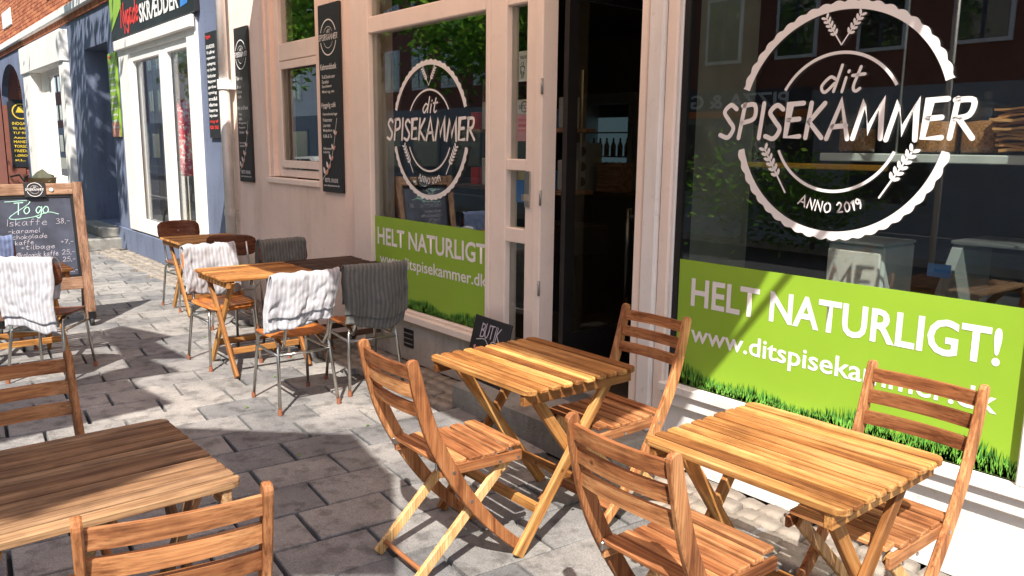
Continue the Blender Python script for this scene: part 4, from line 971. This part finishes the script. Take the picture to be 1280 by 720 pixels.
# ================================================================== furniture
def make_table(w, d, h, ns, wood_='teak'):
    """folding table: slats run along local x (length w), stacked along y (depth d)"""
    t = empty('folding_table'); p = d / ns; r2 = random.Random(ns)
    me = {}
    for k in range(ns):
        y = -d / 2 + p * (k + .5); wd = p - .0155; end = k in (0, ns - 1)
        mb = MB()
        if end:
            s_ = -1 if k == 0 else 1; c = .03; hw = w / 2
            pts = [(-hw, -s_ * wd / 2, -.011), (hw, -s_ * wd / 2, -.011), (hw, s_ * (wd / 2 - c), -.011), (hw - c * .35, s_ * (wd / 2 - c * .35), -.011), (hw - c, s_ * wd / 2, -.011), (-hw + c, s_ * wd / 2, -.011), (-hw + c * .35, s_ * (wd / 2 - c * .35), -.011), (-hw, s_ * (wd / 2 - c), -.011)]
            mb.prism(pts, (0, 0, .022)); bmesh.ops.bevel(mb.bm, geom=list(mb.bm.edges), offset=.003, segments=1, affect='EDGES')
        else: mb.box(-w / 2, w / 2, -wd / 2, wd / 2, -.011, .011, .0062)
        mb.build('slat', wood_ + '_x', t, loc=(0, y, h - .011 + r2.uniform(-.0012, .0012)), rot=(r2.uniform(-.008, .008), 0, 0))
    for s_ in (-1, 1):
        x = s_ * (w / 2 - .045)
        MB().box(-.014, .014, -d / 2 + .015, d / 2 - .015, -.023, .023, .003).build('end_batten', wood_ + '_y', t, loc=(x, 0, h - .046))
        xi = s_ * (w / 2 - .075)
        for q in (-1, 1):
            top = Vector((xi + (0 if q > 0 else -s_ * .026), q * (d / 2 - .10), h - .035)); bot = Vector((xi + (0 if q > 0 else -s_ * .026), -q * (d / 2 - .02), .0))
            dv = (bot - top); L = dv.length
            ang = math.atan2(dv.y, -dv.z)
            MB().box(-.012, .012, -.024, .024, -L / 2 + .008, L / 2, .003).build('leg', wood_ + '_z', t, loc=(top + bot) / 2, rot=(ang, 0, 0))
        MB().cyl((xi + s_ * .014, 0, h * .475), (xi + s_ * .020, 0, h * .475), .008, n=10).build('bolt', 'steel_bolt', t)
    for q in (-1, 1):
        MB().box(-w / 2 + .10, w / 2 - .10, -.011, .011, -.022, .022, .003).build('stretcher', wood_ + '_x', t, loc=(0, q * (d / 2 - .150), .17))
    return t
def put(o, x, y, rz, label, cat, z=0, group=None):
    o.location = (x, y, z); o.rotation_euler = (0, 0, rz); tag(o, label, cat, group); return o
TABLE = make_table(.70, .635, .72, 10)
T2 = copy_tree(TABLE); T3 = make_table(.78, .69, .72, 11, 'grey_brown'); T4 = copy_tree(TABLE); T4b = make_table(.70, .635, .72, 10, 'walnut'); T5 = copy_tree(TABLE); T6 = copy_tree(TABLE)
put(TABLE, -2.62, -.972, 0, 'slatted wooden folding table before the open shop door', 'table')
put(T2, -1.335, -.985, R(.5), 'slatted wooden folding table in front of the sunlit green window strip', 'table')
put(T3, -2.46, -2.84, R(91.5), 'half shaded slatted wooden folding table near the kerb', 'table')
put(T4, -5.82, -.955, R(90), 'sunlit slatted wooden table between blanket covered school chairs', 'table')
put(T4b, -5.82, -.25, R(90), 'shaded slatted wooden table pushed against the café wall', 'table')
put(T5, -8.10, -.56, R(90), 'brown slatted wooden table by the downpipe and the blue wall', 'table')
put(T6, -6.95, -2.36, R(92), 'slatted wooden table between the chalkboard and a blanket covered chair', 'table')

def sweep_board(path, w, t, y, rounded=True):
    """board following an x-z path, w wide in that plane, t thick along y"""
    P = [Vector((x, 0, z)) for x, z in path]; P = catmull(P, 5); L, Rr = [], []
    for i, p in enumerate(P):
        d = (P[min(i + 1, len(P) - 1)] - P[max(i - 1, 0)]).normalized(); nrm = Vector((d.z, 0, -d.x)); ww = w(i / (len(P) - 1)) if callable(w) else w
        L.append(p + nrm * ww / 2); Rr.append(p - nrm * ww / 2)
    if rounded:
        d = (P[0] - P[1]).normalized(); nrm = (L[0] - Rr[0]).normalized(); ww = (L[0] - Rr[0]).length / 2
        capv = [P[0] + nrm * ww * math.cos(R(a)) + d * ww * .8 * math.sin(R(a)) for a in (150, 120, 90, 60, 30)]
        loop = L[::-1] + [] ; pts = Rr + L[::-1] + capv[::-1]
    else: capv = []; pts = Rr + L[::-1]
    mb = MB(); n = len(P)
    def ring(yy, k=1.0): return [mb.bm.verts.new((q.x, yy, q.z)) for q in pts]
    ins = .004
    cen = [(L[i] + Rr[i]) / 2 for i in range(n)]
    def shrink(q, c): return c + (q - c) * .86
    pin = [shrink(Rr[i], cen[i]) for i in range(n)] + [shrink(L[i], cen[i]) for i in range(n)][::-1] + ([P[0] + (c - P[0]) * .86 for c in capv[::-1]] if capv else [])
    a0 = [mb.bm.verts.new((q.x, y - t / 2, q.z)) for q in pin]; a1 = [mb.bm.verts.new((q.x, y - t / 2 + ins, q.z)) for q in pts]
    b1 = [mb.bm.verts.new((q.x, y + t / 2 - ins, q.z)) for q in pts]; b0 = [mb.bm.verts.new((q.x, y + t / 2, q.z)) for q in pin]
    k = len(pts)
    for r0, r1 in ((a0, a1), (a1, b1), (b1, b0)):
        for i in range(k): mb.bm.faces.new((r0[i], r1[i], r1[(i + 1) % k], r0[(i + 1) % k]))
    for r in (a0, b0):      # side faces as strips between the two edges
        for i in range(n - 1): mb.bm.faces.new((r[i], r[i + 1], r[2 * n - 2 - i], r[2 * n - 1 - i]))
        if capv: mb.bm.faces.new([r[0]] + [r[n * 2 - 1]] + r[2 * n:])
    return mb
def make_chair():
    t = empty('folding_chair'); path = [(-.325, .88), (-.29, .74), (-.245, .60), (-.17, .45), (-.06, .28), (.07, .13), (.20, .012)]
    for s_ in (-1, 1):
        sweep_board(path, lambda u: .046 + .014 * math.sin(math.pi * min(1, u * 1.2)), .022, s_ * .19).build('side_post', 'red_wood_z', t)
        a, b = Vector((.145, s_ * .150, .425)), Vector((-.30, s_ * .150, .006))
        MB().bar(a, b, .042, .020, (0, 1, 0)).build('rear_leg', 'pale_wood_z', t)
        MB().bar((-.20, s_ * .172, .437), (.185, s_ * .172, .425), .042, .018, (0, 1, 0)).build('seat_rail', 'red_wood_x', t)
        for (x, z) in ((-.155, .436), (-.075, .30), (.06, .43), (.15, .428)): MB().cyl((x, s_ * .2005, z), (x, s_ * .2035, z), .007, n=8).build('bolt', 'steel_bolt', t)
        MB().box(-.215, -.165, s_ * .166 - .006, s_ * .166 + .006, .445, .475, .003).build('bracket', 'steel_bolt', t)
    for k, z in enumerate((.845, .770, .695)):
        xx = -.318 + (.845 - z) * .25; mb = MB(); n = 8; prev = None
        hh = .024
        rows_ = []
        for i in range(n + 1):
            y = -.178 + .356 * i / n; bx = xx - .018 * (1 - (2 * i / n - 1) ** 2)
            rows_.append([mb.bm.verts.new(c) for c in ((bx - .009, y, z - hh), (bx + .009, y, z - hh + .002), (bx + .003, y, z + hh), (bx - .013, y, z + hh))])
        for r0, r1 in zip(rows_, rows_[1:]):
            for i in range(4): mb.bm.faces.new((r0[i], r0[(i + 1) % 4], r1[(i + 1) % 4], r1[i]))
        mb.bm.faces.new(rows_[0]); mb.bm.faces.new(rows_[-1])
        mb.build('back_slat', 'red_wood_y', t)
    for k in range(6):
        x = -.175 + k * .067; dz = .010 * (abs(k - 2.5) / 2.5) ** 2; hw = .178 if k < 5 else .165
        MB().box(-.0275, .0275, -hw, hw, -.009, .009, .004).build('seat_slat', 'red_wood_y', t, loc=(x, 0, .460 + dz - .004 * k / 5), rot=(0, R(-2 + .8 * k), 0))
    MB().bar((-.265, -.138, .045), (-.265, .138, .045), .034, .018, (1, 0, 1)).build('stretcher', 'red_wood_y', t)
    MB().bar((.115, -.178, .10), (.115, .178, .10), .034, .018, (1, 0, 1)).build('stretcher', 'red_wood_y', t)
    return t
CH = make_chair(); Wc = [CH] + [copy_tree(CH) for _ in range(5)]
put(Wc[0], -2.56, -1.40, R(88), 'reddish wooden folding chair facing the shop door, at the street side of the door table', 'chair')
put(Wc[1], -2.475, -.66, R(-91), 'wooden folding chair with half shaded back standing against the shop door post', 'chair')
put(Wc[2], -1.42, -1.35, R(89), 'reddish wooden folding chair with its back slats turned to the street, facing the green strip', 'chair')
put(Wc[3], -1.20, -.72, R(-91), 'wooden folding chair with its back against the green window strip', 'chair')
put(Wc[4], -2.03, -2.685, R(180 - 10), 'sunlit wooden folding chair drawn up to the half shaded kerbside table', 'chair')
put(Wc[5], -2.90, -2.84, R(3), 'brown wooden folding chair in shade across the kerbside table', 'chair')

def plate(w, d, zc, bend, t, axis_back=False, n=8):
    """curved plywood shell: seat (flat) or backrest (upright)"""
    mb = MB(); grid = []
    def rr(a, b): # rounded-rectangle clamp
        c = .30; 
        return a, b
    for side in (0, 1):
        g = []
        for i in range(n + 1):
            row = []
            for j in range(n + 1):
                a, b = 2 * i / n - 1, 2 * j / n - 1
                rlim = 1 - .16 * abs(b) ** 5; a2 = a * rlim; b2 = b * (1 - .16 * abs(a) ** 5)
                if axis_back: p = (-bend * (1 - a2 * a2) + side * t - .02 * b2, a2 * w / 2, zc + b2 * d / 2)
                else: p = (b2 * d / 2, a2 * w / 2, zc + side * t + bend * a2 * a2 + .02 * (b2 < -.4) * (b2 + .4) ** 2 * 2 - .03 * max(0, b2 - .6) ** 2 * 4)
                row.append(mb.bm.verts.new(p))
            g.append(row)
        grid.append(g)
    for g in grid:
        for i in range(n):
            for j in range(n): mb.bm.faces.new((g[i][j], g[i + 1][j], g[i + 1][j + 1], g[i][j + 1]))
    b = [(i, 0) for i in range(n)] + [(n, j) for j in range(n)] + [(i, n) for i in range(n, 0, -1)] + [(0, j) for j in range(n, 0, -1)]
    for (p, q) in zip(b, b[1:] + b[:1]): mb.bm.faces.new((grid[0][p[0]][p[1]], grid[0][q[0]][q[1]], grid[1][q[0]][q[1]], grid[1][p[0]][p[1]]))
    return mb
def school_chair(seatmat, backmat):
    t = empty('school_chair')
    plate(.40, .40, .452, .012, .011).build('seat', seatmat, t, True)
    plate(.42, .19, .765, .035, .011, True).build('backrest', backmat, t, True, loc=(-.235, 0, 0))
    for s_ in (-1, 1):
        l1 = MB().tube([(.21, s_ * .19, .015), (.165, s_ * .165, .40), (.15, s_ * .155, .43), (.10, s_ * .15, .44)], .0105).build('leg', 'chrome', t, True)
        l2 = MB().tube([(-.245, s_ * .195, .015), (-.185, s_ * .17, .40), (-.17, s_ * .16, .43), (-.10, s_ * .15, .44)], .0105).build('leg', 'chrome', t, True)
        for l_, x, y in ((l1, .212, s_ * .191), (l2, -.247, s_ * .196)): MB().cyl((x, y, 0), (x, y, .035), .014, n=10).build('foot_cap', 'foot_cap', l_)
        MB().tube([(.172, s_ * .168, .36), (-.195, s_ * .176, .36)], .009).build('side_rail', 'chrome', t, True)
        MB().tube([(.05, s_ * .13, .44), (-.10, s_ * .13, .435), (-.175, s_ * .135, .40), (-.225, s_ * .14, .47), (-.262, s_ * .14, .62), (-.268, s_ * .13, .80)], .0105).build('back_tube', 'chrome', t, True)
    MB().tube([(-.19, -.172, .36), (-.19, .172, .36)], .009).build('cross_rail', 'chrome', t, True)
    MB().cyl((-.25, -.0, .76), (-.244, -.0, .76), .01, n=8).build('rivet', 'steel_bolt', t)
    return t
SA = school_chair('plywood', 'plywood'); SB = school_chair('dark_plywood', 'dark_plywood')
def blanket(seed, mat, w, lf, lr, label, x, y, rz, slip=0.0, folds=.018, crump=.009):
    """folded blanket hung over a chair back, front drop lf, rear drop lr"""
    r2 = random.Random(seed); nu, nv = 48, 60; bm = bmesh.new(); uvl = bm.loops.layers.uv.new('UVMap')
    ph = [r2.uniform(0, 6.3) for _ in range(6)]; fr_ = [r2.uniform(7, 12), r2.uniform(15, 22), r2.uniform(26, 34)]
    def sheet(lf, lr, off, w, du):
        tot = lf + lr; V = []
        for i in range(nu + 1):
            row = []; u = (i / nu - .5)
            for j in range(nv + 1):
                s_ = -lf + tot * j / nv; rad = .022 + off
                dn = abs(s_)
                arcl = math.pi / 2 * rad
                if dn < arcl: a = s_ / rad; xx, zz = -rad * math.sin(a), rad * math.cos(a)
                else: xx, zz = -math.copysign(rad, s_), -(dn - arcl)
                kk = min(1, dn / .22); sd = 7.3 * (1 if s_ > 0 else 2)
                q1 = noise.noise(Vector((u * w * 9 + seed * 3.1, s_ * 2.2 + sd, .3)))
                q2 = noise.noise(Vector((u * w * 17 + s_ * 5, s_ * 9 - u * 3, seed + sd)))
                q3 = noise.noise(Vector((u * w * 38 - s_ * 9, s_ * 24, seed * 2.0)))
                f = folds * kk * (1.9 * q1 + .35 * math.sin(fr_[0] * u * w * 2.2 + ph[0] + 3 * s_)) + crump * (.6 + .4 * kk) * (1.3 * (1 - abs(q2) * 2.4) * .6 + .55 * q3)
                nz = 0
                flare = -.015 * kk * (1 if s_ > 0 else -1)
                yy = u * w * (1 + .06 * math.sin(s_ * 7 + ph[3]) * kk) + du * dn + noise.noise(Vector((s_ * 5, seed, 3))) * .02
                edge = (.03 * math.sin(u * 5 + ph[4]) + .02 * noise.noise(Vector((u * 6, seed, 5)))) * (dn / .3)
                bx = -.018 * (1 - (2 * u) ** 2)
                row.append((bm.verts.new((xx + flare + (f + nz) + bx - .008, yy, zz + edge * .6 - .012 * noise.noise(Vector((u * 7, seed, 9))))), (u * w, s_)))
            V.append(row)
        for i in range(nu):
            for j in range(nv):
                q = (V[i][j], V[i + 1][j], V[i + 1][j + 1], V[i][j + 1]); fc = bm.faces.new([v for v, _ in q]); fc.smooth = True
                for lp_, (_, uv) in zip(fc.loops, q): lp_[uvl].uv = uv
    sheet(lf, lr, .010, w, slip); sheet(lf * .94, lr + .05, .0, w * .96, slip)
    me = bpy.data.meshes.new('blanket'); bm.to_mesh(me); bm.free(); me.materials.append(MATS[mat])
    o = link('blanket', me); so_ = o.modifiers.new('thickness', 'SOLIDIFY'); so_.thickness = .009; so_.offset = 0
    c, s_ = math.cos(rz), math.sin(rz); bx, by = -.245, 0
    o.location = (x + bx * c - by * s_, y + bx * s_ + by * c, .848); o.rotation_euler = (0, 0, rz)
    return tag(o, label, 'blanket')
def sc_put(proto, x, y, rz, label, first=False):
    o = proto if first else copy_tree(proto); return put(o, x, y, rz, label, 'chair')
sc_put(SA, -4.835, -1.11, R(179), 'school chair under a rumpled pale blanket, its back to the folding chairs', True)
blanket(1, 'blanket_white', .44, .36, .27, 'rumpled pale striped blanket hung on the chair back near the table end', -4.835, -1.11, R(179), .16, .03, .017)
sc_put(SA, -4.90, -.57, R(174), 'school chair covered by a dark grey blanket below the shaded shop window')
blanket(2, 'blanket_grey', .44, .30, .36, 'dark grey striped blanket hung on the chair below the shaded shop window', -4.90, -.57, R(174), .05, .026, .012)
sc_put(SA, -6.03, -1.13, R(1), 'orange plywood school chair with smooth white blanket, pushed under the sunlit table')
blanket(3, 'blanket_white', .40, .40, .34, 'smooth white striped blanket reaching down to an orange seat', -6.03, -1.13, R(1), .04, .026, .011)
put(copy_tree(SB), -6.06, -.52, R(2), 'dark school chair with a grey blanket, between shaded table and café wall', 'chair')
blanket(4, 'blanket_grey', .40, .25, .25, 'dark grey blanket folded over the chair by the café wall', -6.06, -.52, R(2), .0, .02, .010)
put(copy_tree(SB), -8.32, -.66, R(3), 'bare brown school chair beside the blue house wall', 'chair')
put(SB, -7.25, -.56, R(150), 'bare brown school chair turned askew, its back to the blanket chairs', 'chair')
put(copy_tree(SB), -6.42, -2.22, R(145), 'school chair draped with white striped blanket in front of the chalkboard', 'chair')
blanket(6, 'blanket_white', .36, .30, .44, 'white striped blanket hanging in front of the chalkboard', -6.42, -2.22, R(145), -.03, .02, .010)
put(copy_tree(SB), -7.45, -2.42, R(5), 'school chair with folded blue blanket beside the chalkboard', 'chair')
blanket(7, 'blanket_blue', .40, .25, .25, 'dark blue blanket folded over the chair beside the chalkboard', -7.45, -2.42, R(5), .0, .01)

# ---- chalkboard stand
ab = empty('chalkboard_stand', (-7.98, -1.98, 0), R(0), 'wooden framed pavement chalkboard with coffee prices', 'sign')
lean = Matrix.Rotation(R(-9), 4, 'Y')
def LB(name, mat, *bx, bev=.004, parent=None):
    return MB().box(*bx, bev, lean).build(name, mat, parent or ab)
LB('frame_post', 'brown_wood_z', -.02, .03, .29, .37, .06, 1.30); LB('frame_post', 'brown_wood_z', -.02, .03, -.42, -.34, .06, 1.30)
LB('frame_rail', 'brown_wood_y', -.018, .026, -.34, .29, 1.19, 1.29); LB('frame_rail', 'brown_wood_y', -.018, .026, -.34, .29, .34, .45)
bdp = LB('slate_panel', 'slate', -.012, .006, -.34, .29, .45, 1.19, bev=0)
LB('slate_rim', 'black_paint', .004, .014, .265, .29, .45, 1.19, bev=.002, parent=bdp); LB('slate_rim', 'black_paint', .004, .014, -.34, -.315, .45, 1.19, bev=.002, parent=bdp)
LB('slate_rim', 'black_paint', .004, .013, -.315, .265, 1.165, 1.19, bev=.002, parent=bdp); LB('slate_rim', 'black_paint', .004, .013, -.315, .265, .45, .475, bev=.002, parent=bdp)
lg = LB('logo_plate', 'black_board', .031, .038, -.09, .075, 1.17, 1.30, bev=.002)
Ml = lean @ Matrix(((0, 0, 1, .0395), (1, 0, 0, -.008), (0, 1, 0, 1.237), (0, 0, 0, 1)))
logo(lg, Ml, .125, detail=False)
MB().cyl(lean @ Vector((.03, .12, 1.235)), lean @ Vector((.036, .12, 1.235)), .016, n=14).build('screw_cap', 'white_paint', ab)
for y in (-.40, .35): MB().box(-.30, -.26, y - .02, y + .02, .04, .12).bar((-.22, y, 1.2), (-.42, y, .05), .05, .025, (0, 1, 0)).build('rear_leg', 'brown_wood_z', ab)
for y in (-.38, .33):
    MB().cyl((.0, y - .015, .04), (.0, y + .015, .04), .04, n=16).build('wheel', 'rubber', ab, True); MB().box(-.03, .03, y - .03, y + .03, .06, .13).build('caster', 'black_paint', ab)
Mc = lean @ Matrix(((0, 0, 1, .0085), (1, 0, 0, 0), (0, 1, 0, 0), (0, 0, 0, 1)))
hand('chalk_writing', 'To go', 'chalk_green', bdp, (-.18, .08, 1.03, 1.13), Mc, .007, .1, .03, .05, 1)
mbc = MB(); ribbon(mbc, [(p.x, p.y) for p in catmull([(-.24, 1.14, 0), (-.05, 1.135, 0), (-.22, 1.0, 0), (-.05, 1.0, 0), (.08, 1.04, 0), (.16, 1.02, 0)], 6)], .005, Mc); mbc.build('chalk_flourish', 'chalk_green', bdp)
for q, (s_, y0, y1, z, h) in enumerate((('Iskaffe', -.25, .06, .93, .065), ('38,-', .13, .24, .935, .055), ('-karamel', -.24, .0, .865, .045), ('-chokolade', -.24, .05, .815, .045), ('kaffe', -.2, -.06, .765, .045), ('+tilbage', -.16, .10, .72, .045), ('+7,-', .15, .25, .755, .045), ('Økologisk kaffe', -.2, .12, .655, .05), ('25,-', .15, .25, .66, .05), ('kaffe latte', -.12, .1, .59, .045), ('25,-', .15, .25, .595, .05), ('5,-', .2, .26, .5, .04))):
    hand('chalk_writing', s_, 'chalk', bdp, (y0, y1, z, z + h * .85), Mc, .003, .1, .05, .12, q)
# ---- small notice leaning by the door
bt = empty('door_chalkboard', (-4.03, -.19, .15), R(-4), 'small black chalk notice leaning beside the shop door', 'sign')
tilt = Matrix.Rotation(R(-14), 4, 'X')
MB().box(-.20, .22, -.012, .0, 0, .41, .003, tilt).build('panel', 'black_board', bt)
Mb = tilt @ Matrix(((1, 0, 0, 0), (0, 0, -1, -.0145), (0, 1, 0, 0), (0, 0, 0, 1)))
hand('chalk_writing', 'BUTIK', 'chalk', bt, (-.10, .12, .28, .37), Mb, .008, .05, .04, .12, 3)
mbc = MB(); ribbon(mbc, [(p.x, p.y) for p in catmull([(-.13, .255, 0), (-.04, .27, 0), (.02, .24, 0), (.06, .27, 0), (.17, .25, 0)], 6)], .006, Mb); mbc.build('chalk_flourish', 'chalk', bt)
hand('chalk_writing', '1 person i', 'chalk_pink', bt, (-.15, .18, .16, .225), Mb, .0075, .05, .04, .1, 4)
hand('chalk_writing', 'butikken', 'chalk_pink', bt, (-.13, .15, .06, .115), Mb, .0065, .05, .04, .1, 5)
# ---- bicycle behind the chalkboard
by = empty('parked_bicycle', (-14.2, -1.55, 0), R(100), 'parked black bicycle with cloth filled basket and red saddle behind the chalkboard', 'bicycle')
for x in (-.52, .52):
    wl = MB(); n = 28
    pts = [(x + .33 * math.cos(2 * math.pi * k / n), 0, .34 + .33 * math.sin(2 * math.pi * k / n)) for k in range(n + 1)]; wl.tube(pts, .018, 6); wo = wl.build('wheel', 'rubber', by, True)
    sp = MB()
    for k in range(12): sp.cyl((x, 0, .34), (x + .32 * math.cos(k * .5236), 0, .34 + .32 * math.sin(k * .5236)), .0025, n=4)
    sp.build('spokes', 'chrome', wo)
MB().tube([(-.52, 0, .34), (-.12, 0, .30), (-.25, 0, .85)], .016).tube([(-.12, 0, .30), (.36, 0, .82)], .018).tube([(-.22, 0, .72), (.34, 0, .88)], .016).tube([(-.52, 0, .34), (-.22, 0, .74)], .012).tube([(.52, 0, .34), (.40, 0, .70), (.35, 0, .98)], .016).build('frame', 'black_paint', by, True)
MB().tube([(.28, -.30, 1.10), (.36, -.18, 1.13), (.36, 0, 1.04), (.36, .18, 1.13), (.28, .30, 1.10)], .014).build('handlebar', 'black_paint', by, True)
MB().lathe([(.02, 0), (.11, .02), (.12, .06), (.06, .09), (.01, .09)], (-.27, 0, .90), 16).build('saddle', 'red_cloth', by, True)
MB().cyl((-.25, 0, .8), (-.27, 0, .92), .013).build('seat_post', 'chrome', by)
MB().lathe([(.13, .82), (.19, 1.08), (.20, 1.09), (.175, 1.08), (.12, .84)], (.62, 0, 0), 16).build('basket', 'wicker', by, True)
mbb = MB().lathe([(.02, -.1), (.14, 0), (.17, .05), (.13, .11), (.09, .15), (.03, .23), (.005, .24)], (0, 0, 0), 18)
for v_ in mbb.bm.verts: v_.co += Vector(noise.noise_vector(v_.co * 14)) * .07; v_.co.z *= .75
tag(mbb.build('cloth_bag', 'cloth_cream', None, True, (-14.31, -.94, 1.02)), 'cream cloth bag stuffed into the bicycle basket', 'bag')

# ---- a few fallen leaves on the slabs
rl_ = random.Random(9)
for k, (x, y) in enumerate([(-4.85, -1.42), (-4.1, -.98), (-3.6, -.75), (-5.4, -1.0), (-3.15, -1.15), (-3.9, -1.5), (-6.9, -1.0), (-2.0, -1.75)]):
    mb = MB(); a = .016 + .006 * rl_.random()
    vs_ = [mb.bm.verts.new(p) for p in ((-a, 0, .006), (-a * .3, a * .5, .003), (a, 0, .008), (-a * .3, -a * .5, .003))]; mb.bm.faces.new((vs_[0], vs_[1], vs_[2])); mb.bm.faces.new((vs_[0], vs_[2], vs_[3]))
    tag(mb.build('fallen_leaf', 'leaf', None, False, (x, y, .002), (0, 0, rl_.uniform(0, 6))), 'tiny green leaf fallen on the paving slabs', 'leaf', 'leaves fallen on the paving')
flush_fonts()
